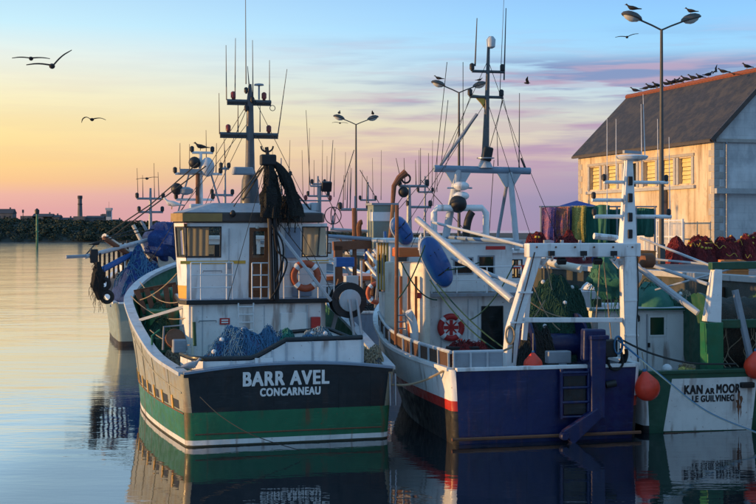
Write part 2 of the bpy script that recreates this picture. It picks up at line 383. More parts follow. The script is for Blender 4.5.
def tag(o, label, cat, group=None):
    o['label'] = label; o['category'] = cat
    if group: o['group'] = group
    return o
def struct(o, kind='structure', label=None, cat=None):
    o['kind'] = kind
    if label: o['label'] = label; o['category'] = cat
    return o
def thing(name, label, cat, M=None, group=None):
    o = bpy.data.objects.new(name, None); o.empty_display_size = .3; COL.objects.link(o)
    if M is not None: o.matrix_world = M
    return tag(o, label, cat, group)
def place(X, Y, Z=0., th=0.): return Matrix.Translation((X, Y, Z)) @ Matrix.Rotation(th, 4, 'Z')
def px(x, y, Y): return Vector(((x-CX)*Y/F, Y, CAMZ - (y-HY)*Y/F))      # a point of the photograph at a known distance
class Frame:
    """a boat's own axes: x starboard, y ahead, z up from the waterline; at() reads a photo point lying in the cross plane y"""
    def __init__(s, X0, Y0, th): s.X0, s.Y0, s.th = X0, Y0, th; s.c, s.s = math.cos(th), math.sin(th); s.M = place(X0, Y0, 0, th)
    def at(s, x_, y_, y):
        k = (x_-CX)/F; x = (k*(s.Y0 + y*s.c) - s.X0 + y*s.s)/(s.c - k*s.s); Y = s.Y0 + x*s.s + y*s.c
        return Vector((x, y, CAMZ - (y_-HY)*Y/F))
def bez(p0, p1, p2, n=10): return [Vector(p0)*(1-t)**2 + Vector(p1)*2*t*(1-t) + Vector(p2)*t*t for t in (i/n for i in range(n+1))]
def sag(a, b, d, n=12):
    a = Vector(a); b = Vector(b); return [a.lerp(b, i/n) - Vector((0,0,d*4*(i/n)*(1-i/n))) for i in range(n+1)]
def spline(pts, n=6):
    P_ = [Vector(p) for p in pts]; out = []
    for i in range(len(P_)-1):
        a = P_[max(i-1,0)]; b = P_[i]; c = P_[i+1]; d = P_[min(i+2, len(P_)-1)]
        for k in range(n):
            t = k/n; out.append(.5*((2*b) + (c-a)*t + (2*a-5*b+4*c-d)*t*t + (3*b-a-3*c+d)*t**3))
    return out + [P_[-1]]
def lerp_tab(tab, y):
    if y <= tab[0][0]: return tab[0][1]
    for (a, b), (c, d) in zip(tab, tab[1:]):
        if y <= c: t = (y-a)/(c-a); return b + (d-b)*t
    return tab[-1][1]
def smooth_tab(tab):
    """Catmull-Rom through table points"""
    def f(y):
        if y <= tab[0][0]: return tab[0][1]
        if y >= tab[-1][0]: return tab[-1][1]
        for i in range(len(tab)-1):
            if tab[i][0] <= y <= tab[i+1][0]:
                x0, x1 = tab[i][0], tab[i+1][0]; y0, y1 = tab[i][1], tab[i+1][1]
                m0 = (y1-tab[max(i-1,0)][1])/(x1-tab[max(i-1,0)][0]); j = min(i+2, len(tab)-1); m1 = (tab[j][1]-y0)/(tab[j][0]-x0)
                h = x1-x0; t = (y-x0)/h
                return (2*t**3-3*t*t+1)*y0 + (t**3-2*t*t+t)*h*m0 + (-2*t**3+3*t*t)*y1 + (t**3-t*t)*h*m1
    return f

def net_heap(name, mats, cx, cy, z0, rx, ry, h, seed, parent=None, M=None, rz=0., lump=.35, strands=120, strand_mat=None, floats=0, float_mat='float_yellow', label=None, cat='net', group=None, sr=.012):
    """a heaped net: a lumpy folded mass, with loose twine lying over it"""
    rnd = random.Random(seed); ca, sa = math.cos(rz), math.sin(rz)
    lumps = [(rnd.uniform(-.15,.15), rnd.uniform(-.15,.15), 1., .55)] + [((lambda a, d: (d*math.cos(a), d*math.sin(a)))(k*2.1+rnd.uniform(-.5,.5), rnd.uniform(.4,.72)) + (rnd.uniform(.55,.95), rnd.uniform(.34,.52))) for k in range(5)]
    def surf(u, v):
        r = math.sqrt(u*u+v*v); a = math.atan2(v, u)
        e = max(0., 1-r**3)**.5; pn = 0.
        for lx, ly, lh, lr in lumps: pn += (lh*math.exp(-((u-lx)**2+(v-ly)**2)/(lr*lr)))**3
        e *= .48 + .52*min(1.12, pn**(1/3))
        q = Vector((u*rx*1.7+seed*3.1, v*ry*1.7, seed)); nz = max(-.6, min(.6, noise.fractal(q*.7, 1.1, 2.0, 3)))
        fold = math.sin((u*2.3*rx + v*1.1*ry)*2.2 + 2.2*noise.noise(q*.8)+seed)*.10
        z = h*e*(1+lump*nz+fold)
        wob = 1+.12*noise.noise(Vector((math.cos(a)*1.5, math.sin(a)*1.5, seed)))
        x, y = u*rx*wob, v*ry*wob
        return Vector((cx + x*ca - y*sa, cy + x*sa + y*ca, z0 + max(z, -.02)))
    mb = MB(); nr, na = 13, 40
    vs = [surf(0, 0)] + [surf(math.cos(2*math.pi*k/na)*i/nr, math.sin(2*math.pi*k/na)*i/nr) for i in range(1, nr+1) for k in range(na)]
    fs = [(0, 1+k, 1+(k+1) % na) for k in range(na)] + [(1+(i-1)*na+k, 1+i*na+k, 1+i*na+(k+1) % na, 1+(i-1)*na+(k+1) % na) for i in range(1, nr) for k in range(na)]
    mb.add(vs, fs)
    root = mb.build(name, mats, parent, smooth=True, M=M, recenter=True)
    off = Vector(root.location) if parent else (M.inverted() if M else Matrix()) @ root.matrix_world.translation
    if strands:
        ms = MB()
        for i in range(strands):
            a = rnd.random()*6.28; r = math.sqrt(rnd.random())*.9; u, v = r*math.cos(a), r*math.sin(a); hd = rnd.random()*6.28; L = rnd.uniform(.25, .9); pts = []
            for k in range(8):
                if u*u+v*v > .97: break
                pts.append(surf(u, v) + Vector((0, 0, rnd.choice((.005, .02, .05, .09)))) - off)
                u += math.cos(hd)*L/8/rx*max(rx,ry)*.8; v += math.sin(hd)*L/8/ry*max(rx,ry)*.8; hd += rnd.uniform(-1.1, 1.1)
            if len(pts) > 2: ms.tube(pts, sr*rnd.uniform(.6, 1.4), 4)
        st = ms.build('twine', strand_mat or (mats if isinstance(mats, str) else mats[0]), root); st['kind'] = 'stuff'
    for i in range(floats):
        a = rnd.random()*6.28; r = math.sqrt(rnd.random())*.75; p = surf(r*math.cos(a), r*math.sin(a)) - off
        MB().ball(p + Vector((0, 0, .03)), .075, 8).build('float', float_mat, root, smooth=True)
    if label: tag(root, label, cat, group)
    return root

def text_mesh(name, body, size, mat, parent, loc, rx, rz, width=None, bold=.02, depth=.006):
    cu = bpy.data.curves.new(name, 'FONT'); cu.body = body; cu.size = size; cu.align_x = 'CENTER'; cu.align_y = 'BOTTOM_BASELINE'
    cu.extrude = depth; cu.space_character = 1.12
    ob = bpy.data.objects.new(name, cu); COL.objects.link(ob)
    dg = bpy.context.evaluated_depsgraph_get(); me = bpy.data.meshes.new_from_object(ob.evaluated_get(dg)); bpy.data.objects.remove(ob)
    if bold:                                                   # brush-painted weight: the strokes are laid several times, each coat a hair prouder
        bm_ = bmesh.new(); w_ = bold*size
        for i_, (dx, dy) in enumerate(((-1,-1), (1,-1), (-1,1), (1,1), (0,0))):
            m2 = me.copy()
            for v in m2.vertices: v.co.x += dx*w_; v.co.y += dy*w_*.6 + w_*.6; v.co.z += .0007*i_
            bm_.from_mesh(m2); bpy.data.meshes.remove(m2)
        bm_.to_mesh(me); bm_.free()
    xs = [v.co.x for v in me.vertices]; k = (width/(max(xs)-min(xs))) if width else 1.
    for v in me.vertices: v.co.x *= k
    me.name = name; me.materials.clear(); me.materials.append(MATS[mat])
    o = bpy.data.objects.new(name, me); COL.objects.link(o); o.parent = parent; o.location = loc; o.rotation_euler = (rx, 0, rz)
    return o

# ================================================================== setting
# water: one sheet to the horizon
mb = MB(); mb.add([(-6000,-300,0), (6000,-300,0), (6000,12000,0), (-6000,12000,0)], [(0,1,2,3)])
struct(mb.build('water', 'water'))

# quay: edge runs parallel to the moored boats
QT = 4.2
QD = Vector((-.287, .958, 0)).normalized(); QN = Vector((QD.y, -QD.x, 0))      # along / inland
Q0 = Vector((14.3, 38.5, 0))
def quay_pt(along, inland, z=QT): p = Q0 + QD*along + QN*inland; return Vector((p.x, p.y, z))
mb = MB()
a, b_, c, d = quay_pt(-60, 0), quay_pt(190, 0), quay_pt(190, 260), quay_pt(-60, 260)
mb.add([a, b_, c, d], [(0,1,2,3)], 0)
lo = [Vector((p.x, p.y, -2)) for p in (a, b_, c, d)]
mb.add([a, b_, c, d] + lo, [(0,4,5,1), (1,5,6,2), (3,7,4,0)], 1)
quay = struct(mb.build('quay', ['quay_top', 'quay_face']))
for i in range(24):                                            # coping stones along the edge
    s0 = -14 + i*3.0
    m_ = MB(); p0, p1 = quay_pt(s0+.01, .18, QT+.03), quay_pt(s0+2.98, .18, QT+.03)
    m_.beam(p0, p1, .5, .22); m_.build('coping_stone', 'concrete', quay, recenter=True, bevel=.02)
for i in range(14):                                            # timber fender piles against the quay face
    p = quay_pt(-6 + i*4.5, -.14, 0)
    MB().tube([(p.x, p.y, -1.5), (p.x, p.y, 3.9)], .16, 8).build('fender_pile', 'wood_dark', quay, recenter=True)

# far bank
def bank_h(x):
    return lerp_tab([(-900, 13), (-420, 12.5), (-250, 12.0), (-205, 11.0), (-170, 9.6), (-130, 9.0), (-60, 5), (20, 2.6), (400, 2.2), (2500, 2.5)], x)
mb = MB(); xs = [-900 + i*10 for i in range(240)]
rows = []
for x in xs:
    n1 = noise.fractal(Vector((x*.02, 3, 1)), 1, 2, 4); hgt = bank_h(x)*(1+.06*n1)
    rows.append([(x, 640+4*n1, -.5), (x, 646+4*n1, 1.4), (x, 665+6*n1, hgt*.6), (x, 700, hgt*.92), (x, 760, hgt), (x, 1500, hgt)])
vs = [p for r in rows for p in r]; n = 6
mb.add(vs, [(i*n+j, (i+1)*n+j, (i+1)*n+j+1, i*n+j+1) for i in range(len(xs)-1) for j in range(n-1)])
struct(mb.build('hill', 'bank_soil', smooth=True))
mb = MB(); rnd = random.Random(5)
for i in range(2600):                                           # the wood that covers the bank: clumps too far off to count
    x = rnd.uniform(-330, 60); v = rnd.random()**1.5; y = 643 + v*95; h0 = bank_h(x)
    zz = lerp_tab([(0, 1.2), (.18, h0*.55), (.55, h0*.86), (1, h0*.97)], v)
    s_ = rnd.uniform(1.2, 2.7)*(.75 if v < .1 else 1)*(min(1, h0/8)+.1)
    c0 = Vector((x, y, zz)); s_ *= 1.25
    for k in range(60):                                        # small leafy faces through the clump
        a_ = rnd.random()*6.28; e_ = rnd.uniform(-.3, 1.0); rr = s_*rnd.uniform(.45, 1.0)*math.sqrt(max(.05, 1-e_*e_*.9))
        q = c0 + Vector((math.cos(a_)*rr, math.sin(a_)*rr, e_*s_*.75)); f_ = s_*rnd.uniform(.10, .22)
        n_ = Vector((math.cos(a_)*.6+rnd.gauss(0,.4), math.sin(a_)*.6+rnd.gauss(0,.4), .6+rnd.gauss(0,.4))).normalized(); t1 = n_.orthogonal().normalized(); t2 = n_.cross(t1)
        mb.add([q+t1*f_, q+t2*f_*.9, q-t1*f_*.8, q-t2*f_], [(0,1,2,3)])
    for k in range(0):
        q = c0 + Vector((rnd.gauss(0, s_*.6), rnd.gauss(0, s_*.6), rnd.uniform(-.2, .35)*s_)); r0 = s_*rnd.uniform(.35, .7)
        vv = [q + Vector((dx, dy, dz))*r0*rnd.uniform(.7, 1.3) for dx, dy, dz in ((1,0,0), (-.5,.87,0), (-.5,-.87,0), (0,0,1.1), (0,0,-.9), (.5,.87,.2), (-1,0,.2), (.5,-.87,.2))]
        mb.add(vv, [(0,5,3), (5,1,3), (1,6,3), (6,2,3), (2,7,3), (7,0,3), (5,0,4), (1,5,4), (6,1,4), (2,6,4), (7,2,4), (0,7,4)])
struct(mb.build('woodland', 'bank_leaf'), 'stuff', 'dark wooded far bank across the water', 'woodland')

def far_house(cx, Y, w, d, h, roof_h, label, wallm='far_wall', storeys=1, z=None, group='houses on the far bank'):
    z = bank_h(cx) - .4 if z is None else z
    r = thing('far_house', label, 'house', place(cx, Y, z), group)
    MB().box((0, 0, h/2), (w, d, h)).build('wall', wallm, r)
    if roof_h:
        m_ = MB(); o_ = .3; m_.add([(-w/2-o_,-d/2-o_,h), (w/2+o_,-d/2-o_,h), (w/2+o_,d/2+o_,h), (-w/2-o_,d/2+o_,h), (-w/2-o_,0,h+roof_h), (w/2+o_,0,h+roof_h)],
              [(0,1,5,4), (2,3,4,5), (0,4,3), (1,2,5), (0,3,2,1)])
        ro = m_.build('roof', 'far_roof', r); MB().box((w*.3, 0, h+roof_h+.2), (.8, .6, 1.3)).build('chimney', 'far_wall', ro)
    nw = max(2, int(w/2.6))
    for s_ in range(storeys):
        for k in range(nw):
            MB().box((-w/2 + w*(k+.5)/nw, -d/2-.02, h*(s_+.55)/storeys), (.9, .08, 1.2)).build('window', 'glass_dark', r)
    return r
hs = [(4, 12, 4.6, 2.6, 1, 'far_wall', 'gabled house at the far left edge of the wooded bank'),
      (30, 9, 3.6, 0, 1, 'far_wall', 'low flat roofed house between the bank edge and the green beacon'),
      (44, 11, 3.6, 1.6, 1, 'far_wall', 'low pitched roof house right behind the green beacon'),
      (53, 9, 3.4, 1.3, 1, 'far_wall', 'small pitched roof house left of the tall chimney'),
      (67, 7, 2.2, 1.3, 1, 'far_wall', 'tiny pitched roof house next to the chimney base'),
      (96, 10, 3.8, 1.2, 1, 'far_wall', 'wide low roofed house between the chimney and the white tower'),
      (117, 5, 1.8, 1.3, 1, 'far_wall', 'small house just right of the white tower')]
for x_, w, h, rh, st, wm, lb in hs: far_house((x_-CX)*745/F, 745, w, 8, h, rh, lb, wm, st)
# chimney, tower, mast on the bank
X, Y = (80-CX)*740/F, 740
r = thing('tall_chimney', 'tall dark chimney with a banded top rising from a square plinth on the far bank', 'chimney', place(X, Y, bank_h(X)-.5))
MB().box((0, 0, 2.3), (6.3, 6, 4.6)).build('plinth', 'far_wall', r)
MB().lathe([(1.45, 4.6), (1.15, 13.6), (1.2, 13.7), (1.2, 14.6)], 12).build('shaft', 'far_wall', r)
MB().lathe([(1.38, 14.6), (1.42, 15.0), (1.42, 16.2), (1.3, 16.4)], 12).build('cap', 'far_roof', r)
MB().lathe([(1.30, 11.2), (1.36, 11.3), (1.36, 11.7), (1.28, 11.8)], 12).build('band', 'far_roof', r)
X = (109-CX)*740/F
r = thing('white_tower', 'pale square water tower with a stepped top beyond the wooded bank', 'tower', place(X, Y, bank_h(X)-.5))
MB().box((0, 0, 4.2), (2.8, 2.8, 8.4)).build('shaft', 'far_white', r)
MB().box((0, 0, 9.0), (3.5, 3.5, 1.3)).build('parapet', 'far_white', r)
for k in (-1, 0, 1): MB().box((k*.9, -1.45, 6.2), (.45, .12, 3.2)).build('window', 'glass_dark', r)
MB().tube([(0,0,9.6), (0,0,13.2)], .07, 5).build('antenna', 'whip', r)
X = (104-CX)*745/F
far_house(X, 748, 2.9, 4, 6.2, 0, 'narrow dark block left of the white tower', storeys=2)
X = (23-CX)*740/F
r = thing('radio_mast', 'thin dark radio mast on the far bank near the left edge', 'mast', place(X, Y, bank_h(X)-.5))
MB().tube([(0,0,0), (0,0,7.0)], .22, 6).build('pole', 'whip', r); MB().box((0,0,6.2), (1.0,.5,1.8)).build('aerial_head', 'whip', r)
# green beacon standing in the water
bp = px(37, 248, 426); r = thing('beacon', 'slim green channel beacon post standing in the water', 'beacon', place(bp.x, bp.y, 0))
MB().tube([(0,0,-2), (0,0,11.2)], .42, 10, r1=.34).build('post', 'green', r)
MB().box((0, 0, 5.4), (1.1, 1.1, .25)).build('platform', 'green', r)
MB().lathe([(.2, 11.0), (.75, 11.3), (.8, 12.4), (.15, 13.0)], 10).build('topmark', 'black', r)
m_ = MB()
for s_ in (-.2, .2): m_.tube([(s_, -.45, 0), (s_, -.45, 5.3)], .05, 4)
for k in range(10): m_.tube([(-.2, -.45, .5+k*.5), (.2, -.45, .5+k*.5)], .04, 4)
m_.build('ladder', 'green', r)

# ------------------------------------------------------------------ quayside building
BTH = math.atan2(.287, .958)
BM = place(19.4, 75, QT, BTH)                                  # local y runs along the long wall away from us, x inland
bld = thing('quay_warehouse', 'long stone warehouse with slate roof, its side wall glowing in the low sun', 'building', BM)
L_, W_, EH, RH = 18.0, 8.0, 7.2, 4.0
def wall_open(mb, o, u, n, W, H, ops, depth, mi=0, v=Vector((0,0,1))):
    """flat wall from o along u with real openings (u0,v0,u1,v1), reveals going inwards against the normal n"""
    o, u, n = Vector(o), Vector(u), Vector(n)
    us = sorted({0, W, *[x for q in ops for x in (q[0], q[2])]}); vs_ = sorted({0, H, *[x for q in ops for x in (q[1], q[3])]})
    for a, b in zip(us, us[1:]):
        for c, d in zip(vs_, vs_[1:]):
            mu, mv = (a+b)/2, (c+d)/2
            if any(q[0] < mu < q[2] and q[1] < mv < q[3] for q in ops): continue
            mb.add([o+u*a+v*c, o+u*b+v*c, o+u*b+v*d, o+u*a+v*d], [(0,1,2,3)], mi)
    for q in ops:
        cs = [o+u*q[0]+v*q[1], o+u*q[2]+v*q[1], o+u*q[2]+v*q[3], o+u*q[0]+v*q[3]]
        for i in range(4):
            a, b = cs[i], cs[(i+1) % 4]; mb.add([a, b, b-n*depth, a-n*depth], [(0,1,2,3)], mi)
# photo: window band from x 590 to 692
def along_of(x_):   # distance along the long wall of a photo column
    k = (x_-CX)/F; return (19.4 - k*75)/(k*math.cos(BTH)+math.sin(BTH))
def z_of(y_, s): Y = 75 + s*math.cos(BTH); return CAMZ - (y_-HY)*Y/F - QT
wins = [(x0, x1) for x0, x1 in ((679, 692), (661, 674), (644, 656), (624, 637), (606, 617), (590, 600))]
zt, zb = z_of(162.5, along_of(640)), z_of(186.5, along_of(640))
ops = [(along_of(x1), zb, along_of(x0), zt) for x0, x1 in wins]
mb = MB(); wall_open(mb, (0,0,0), (0,1,0), (-1,0,0), L_, EH, ops, .35)
mb.build('side_wall', 'render_wall', bld)
mb = MB(); mb.add([(0,0,0), (W_,0,0), (W_,0,EH), (W_/2,0,EH+RH-.08), (0,0,EH)], [(0,1,2,3,4)])
mb.build('gable_end', 'gable_wall', bld)
mb = MB(); mb.add([(0,L_,0), (W_,L_,0), (W_,L_,EH), (W_/2,L_,EH+RH-.08), (0,L_,EH), (W_,0,0), (W_,0,EH)], [(0,1,2,3,4), (1,5,6,2)])
mb.build('rear_walls', 'render_wall', bld)
for k, (u0, v0, u1, v1) in enumerate(ops):                      # six boarded windows, one open and dark
    w_ = MB(); w_.add([(.36, u0, v0), (.36, u1, v0), (.36, u1, v1), (.36, u0, v1)], [(0,1,2,3)])
    wd = w_.build('window', 'glass_dark', bld)
    if k == 3: wd['label'] = 'open window without boards'; 
    nb = 0 if k == 3 else 6
    for j in range(nb):
        zz = v0 + (v1-v0)*(j+.5)/nb
        MB().box((.25+random.uniform(-.02,.02), (u0+u1)/2, zz), (.05, u1-u0-.06, (v1-v0)/nb*random.uniform(.84,.95)), ry=random.uniform(.04,.16)).build('board', 'board_yellow', wd, recenter=True)
    for uu in (u0-.12, u1+.12):
        MB().box((-.03, uu, (v0+v1)/2), (.08, .24, v1-v0+.10)).build('jamb', 'concrete', wd, recenter=True)
MB().box((-.06, (ops[0][0]+ops[-1][2])/2, zb-.22), (.22, ops[-1][2]-ops[0][0]+.9, .20)).build('sill', 'concrete', bld, recenter=True, bevel=.02)
MB().box((-.03, (ops[0][0]+ops[-1][2])/2, zt+.16), (.10, ops[-1][2]-ops[0][0]+.6, .18)).build('lintel', 'quoin', bld, recenter=True, bevel=.02)
for k in range(17):                                            # corner stones
    h = EH/17; wx, wy = (.62, .36) if k % 2 else (.36, .62)
    MB().box((wx/2-.03, wy/2-.03, h*(k+.5)), (wx, wy, h-.02)).build('quoin', 'quoin', bld, recenter=True, bevel=.015)
    MB().box((.2, L_-wy/2+.03, h*(k+.5)), (.46, wy, h-.02)).build('quoin', 'quoin', bld, recenter=True, bevel=.015)
for nm, sgn in (('roof_slope', 1), ('roof_slope', -1)):
    m_ = MB(); ov = .35; sx = -ov if sgn > 0 else W_+ov; dz = -ov*RH/(W_/2); t_ = .12
    q = [(sx, -.3, EH+dz), (sx, L_+.3, EH+dz), (W_/2, L_+.3, EH+RH), (W_/2, -.3, EH+RH)]
    m_.add(q + [(x, y, z+t_) for x, y, z in q], [(0,1,2,3), (4,5,6,7), (0,1,5,4), (1,2,6,5), (3,0,4,7)])
    o = m_.build(nm, 'slate', bld); uvl = o.data.uv_layers.new(name='UVMap')
    for lp in o.data.loops:
        co = o.data.vertices[lp.vertex_index].co; uvl.data[lp.index].uv = (co.y, math.hypot(co.x-W_/2, co.z-EH-RH))
me_tile = None
for k in range(44):
    m_ = MB(); s0 = -.3 + k*(L_+.6)/44; s1 = s0 + (L_+.6)/44
    if me_tile is None:
        m_.tube([(0,0,0), (0,s1-s0,.015)], .20, 8); o = m_.build('ridge_tile', 'ridge_tile', bld, smooth=True); me_tile = o.data
    else: o = bpy.data.objects.new('ridge_tile', me_tile); COL.objects.link(o); o.parent = bld
    o.location = (W_/2, s0, EH+RH+.06 + random.uniform(-.012,.012))
MB().box((-.36, L_/2, EH-.36), (.16, L_+.5, .15)).build('gutter', 'roof_brown', bld, recenter=True)
for sgn in (1, -1):                                            # dark verge boards on the gable
    MB().beam((W_/2, -.32, EH+RH+.0), (W_/2-sgn*(W_/2+.35), -.32, EH-.35), .06, .26).build('verge_board', 'roof_brown', bld)
MB().box((W_/2, -.07, EH-.32), (W_-.1, .14, .2)).build('string_course', 'quoin', bld, recenter=True)
MB().box((W_/2+.2, -.32, 3.95), (W_+.6, .26, .30)).build('cable_duct', 'concrete', bld, recenter=True)
MB().tube([(.75, -.10, 0), (.75, -.10, EH-.4)], .06, 8).build('downpipe', 'galv', bld, smooth=True)
m_ = MB(); m_.box((6.6, -.06, 1.6), (1.6, .12, 3.2)); m_.build('door', 'grey_blue', bld, recenter=True)
# arched side doorway seen between mast arms
dA = along_of(664.5); o = MB().prism([(-.42, 0), (.42, 0), (.42, 1.5), (.26, 1.85), (0, 1.98), (-.26, 1.85), (-.42, 1.5)], -.05, .05)
o.v = [(-(z)+-.02, x+dA, y+z_of(217, dA)) for x, y, z in o.v]; o.build('arched_window', 'glass_dark', bld, recenter=True)

# fence in front of the warehouse
fa, fb = 0.6, 6.6
fr_ = thing('mesh_fence', 'pale grey mesh fence panels standing before the warehouse wall', 'fence', BM @ Matrix.Translation((-1.7, 0, 0)))
for k in range(5):
    yy = fa + (fb-fa)*k/4; MB().tube([(0, yy, 0), (0, yy, 2.35)], .07, 6).build('post', 'pipe_white', fr_)
for zz in (.3, 1.3, 2.25): MB().tube([(0, fa, zz), (0, fb, zz)], .05, 6).build('rail', 'pipe_white', fr_)
m_ = MB()
for k in range(62): m_.tube([(0, fa+(fb-fa)*k/61, .3), (0, fa+(fb-fa)*k/61, 2.25)], .016, 3)
m_.build('mesh_wires', 'pipe_white', fr_)['kind'] = 'stuff'

# ------------------------------------------------------------------ street lamps
def street_lamp(X, Y, H, label, arm=1.15):
    r = thing('street_lamp', label, 'lamp', place(X, Y, QT, R(12)), 'twin arm lamps along the quay')
    MB().tube([(0,0,0), (0,0,H*.4), (0,0,H)], [.13, .11, .07], 10).build('post', 'lamp_post', r, smooth=True)
    MB().box((0,0,.5), (.3,.3,1.0)).build('base', 'lamp_post', r, bevel=.03)
    for s_ in (-1, 1):
        MB().tube([(0,0,H-.05), (s_*.5,0,H+.17), (s_*arm,0,H+.42)], .045, 6).build('arm', 'lamp_post', r)
        M_ = Matrix.Translation((s_*(arm+.42), 0, H+.62)) @ Matrix.Rotation(s_*-.28, 4, 'Y')
        m_ = MB(); m_.lathe([(.06, .17), (.24, .14), (.40, .05), (.46, -.05), (.42, -.09)], 14, M_ @ Matrix.Diagonal((1.25, .75, 1.2, 1)))
        hd = m_.build('lamp_head', 'lamp_post', r, smooth=True)
        MB().lathe([(.08, -.25), (.27, -.18), (.36, -.085)], 12, M_ @ Matrix.Diagonal((1.25, .75, 1.2, 1))).build('lamp_lens', 'lamp_glass', hd, smooth=True)
    return r
LAMPS = []
for x_, ytop, Y, lb in ((661.5, 29, 65, 'tall twin arm street lamp nearest, in front of the warehouse wall'),
                        (459, 92, 96, 'twin arm street lamp behind the tall lattice mast of the blue boat'),
                        (356, 124, 119, 'twin arm street lamp farthest away, standing between the two big boats')):
    t_ = px(x_, ytop, Y); street_lamp(t_.x, t_.y, t_.z-QT, lb); LAMPS.append(t_)

# ================================================================== boats
class Hull:
    """lofted hull: tables of rail height, half beam at the rail and at the waterline along the length"""
    def __init__(s, root, L, zr, br, bw, bands, mats, tmats=None, tbands=None, flare=1.5, rake=.07, deck=.95, inner='white', capm='white', capw=.24, deckm='grey', stem=1.6, ny=30, corner=.16, stern_cap=True):
        s.zr, s.br, s.bw, s.L, s.rake, s.flare = smooth_tab(zr), smooth_tab(br), smooth_tab(bw), L, rake, flare
        s.stem = stem; s.deck = deck
        ys = [0, .05, corner*.6, corner] + [corner + (L-corner)*(1-(1-i/ny)**1.25) for i in range(1, ny+1)]
        s.ys = ys; s.corner = corner
        out = MB(); rows = []
        for y in ys:
            lv = [-.9, 0.] + [z for z in bands]; zt = s.zr(y)
            lv = [min(z, zt-.02*(len(bands)-i+1)) if i > 1 else z for i, z in enumerate(lv)] + [zt - (zt-bands[-1])*.5, zt]
            rows.append([s.pt(y, z) for z in lv])
        nl = len(rows[0])
        for sg in (-1, 1):
            vs = [(sg*x, y, z) for r in rows for x, y, z in r]
            for i in range(len(ys)-1):
                for j in range(nl-1):
                    q = (i*nl+j, (i+1)*nl+j, (i+1)*nl+j+1, i*nl+j+1)
                    out.add([vs[k] for k in q], [(0,1,2,3)], min(j, len(mats)-1))
        # transom
        tb = [-.9, 0.] + list(tbands or bands) + [s.zr(0)]
        tm = tmats or mats; base_i = len(mats)
        for j in range(len(tb)-1):
            a, b = s.pt(0, tb[j]), s.pt(0, tb[j+1])
            out.add([(-a[0], a[1], a[2]), (a[0], a[1], a[2]), (b[0], b[1], b[2]), (-b[0], b[1], b[2])], [(0,1,2,3)], base_i + min(j, len(tm)-1))
        # weld
        s.hull = out.build('hull', list(mats)+list(tm), root, smooth=True)
        bm_ = bmesh.new(); bm_.from_mesh(s.hull.data); bmesh.ops.remove_doubles(bm_, verts=bm_.verts, dist=.002); bmesh.ops.recalc_face_normals(bm_, faces=bm_.faces); bm_.to_mesh(s.hull.data); bm_.free()
        try: s.hull.data.set_sharp_from_angle(angle=R(35))
        except Exception: pass
        # inner bulwark, deck
        inn = MB(); dk = MB(); ip = []
        for y in ys[1:]:
            x, yy, zt = s.pt(max(y, .16), s.zr(y)); xi = max(x-.11, .01); zd = zt - deck
            ip.append((xi, min(yy, L-.2), zt-.01, zd, max(.005, min(xi, s.pt(max(y, .16), zd)[0]-.07))))
        for (a, b) in zip(ip, ip[1:]):
            for sg in (-1, 1): inn.add([(sg*a[0], a[1], a[2]), (sg*b[0], b[1], b[2]), (sg*b[4], b[1], b[3]), (sg*a[4], a[1], a[3])], [(0,1,2,3)])
            dk.add([(-a[4], a[1], a[3]), (a[4], a[1], a[3]), (b[4], b[1], b[3]), (-b[4], b[1], b[3])], [(0,1,2,3)])
        a = ip[0]; inn.add([(-a[0], a[1], a[2]), (a[0], a[1], a[2]), (a[4], a[1], a[3]), (-a[4], a[1], a[3])], [(0,1,2,3)])
        inn.build('bulwark_lining', inner, root, smooth=True); s.deck_o = dk.build('deck', deckm, root)
        # rail cap: two sweeps and the stern piece
        for sg in (-1, 1):
            m_ = MB(); vs = []
            yy_ = ys[3:]
            for y in yy_:
                x, y2, z = s.pt(y, s.zr(y)); x0, x1 = x+.05, max(x-capw, -.02)
                vs += [(sg*x0, y2, z-.05), (sg*x0, y2, z+.05), (sg*x1, y2, z+.05), (sg*x1, y2, z-.05)]
            n_ = len(yy_); fs = [(i*4+k, i*4+(k+1) % 4, (i+1)*4+(k+1) % 4, (i+1)*4+k) for i in range(n_-1) for k in range(4)] + [(0,1,2,3), tuple(range(4*n_-4, 4*n_))]
            m_.add(vs, fs); m_.build('rail_cap', capm, s.hull, smooth=True)
        x, y2, z = s.pt(0, s.zr(0))
        if stern_cap: MB().b2((-x+.02, y2-.04, z-.045), (x-.02, y2+capw, z+.055)).build('stern_rail_cap', capm, s.hull, bevel=.015)
    def pt(s, y, z):
        zt = s.zr(y); b0, b1 = s.bw(y), s.br(y); t = max(0., min(1., z/zt))
        x = b0 + (b1-b0)*t**s.flare if z >= 0 else b0*(1+.35*z)
        cr = 1-.05*(1-min(1, y/s.corner))**2 if y < s.corner else 1.
        u = y/s.L; yy = y - s.stem*(1-t)*max(0, (u-.6)/.4)**2
        yy -= s.rake*max(z, -.9)*max(0, 1-y/2.0)
        return (x*cr, yy, z)
    def side_box(s, name, mat, y, z, w, h, parent, sg=-1, proud=.012):
        """a plate lying on the hull side"""
        a = Vector(s.pt(y-w/2, z)); b = Vector(s.pt(y+w/2, z)); c = Vector(s.pt(y+w/2, z+h)); d = Vector(s.pt(y-w/2, z+h))
        n_ = (b-a).cross(d-a).normalized(); n_ = n_ if n_.x > 0 else -n_
        vs = [p + n_*proud for p in (a, b, c, d)] + [p - n_*.03 for p in (a, b, c, d)]
        vs = [(sg*p.x, p.y, p.z) for p in vs]
        return MB().add(vs, [(0,1,2,3), (4,5,6,7), (0,1,5,4), (1,2,6,5), (2,3,7,6), (3,0,4,7)]).build(name, mat, parent)

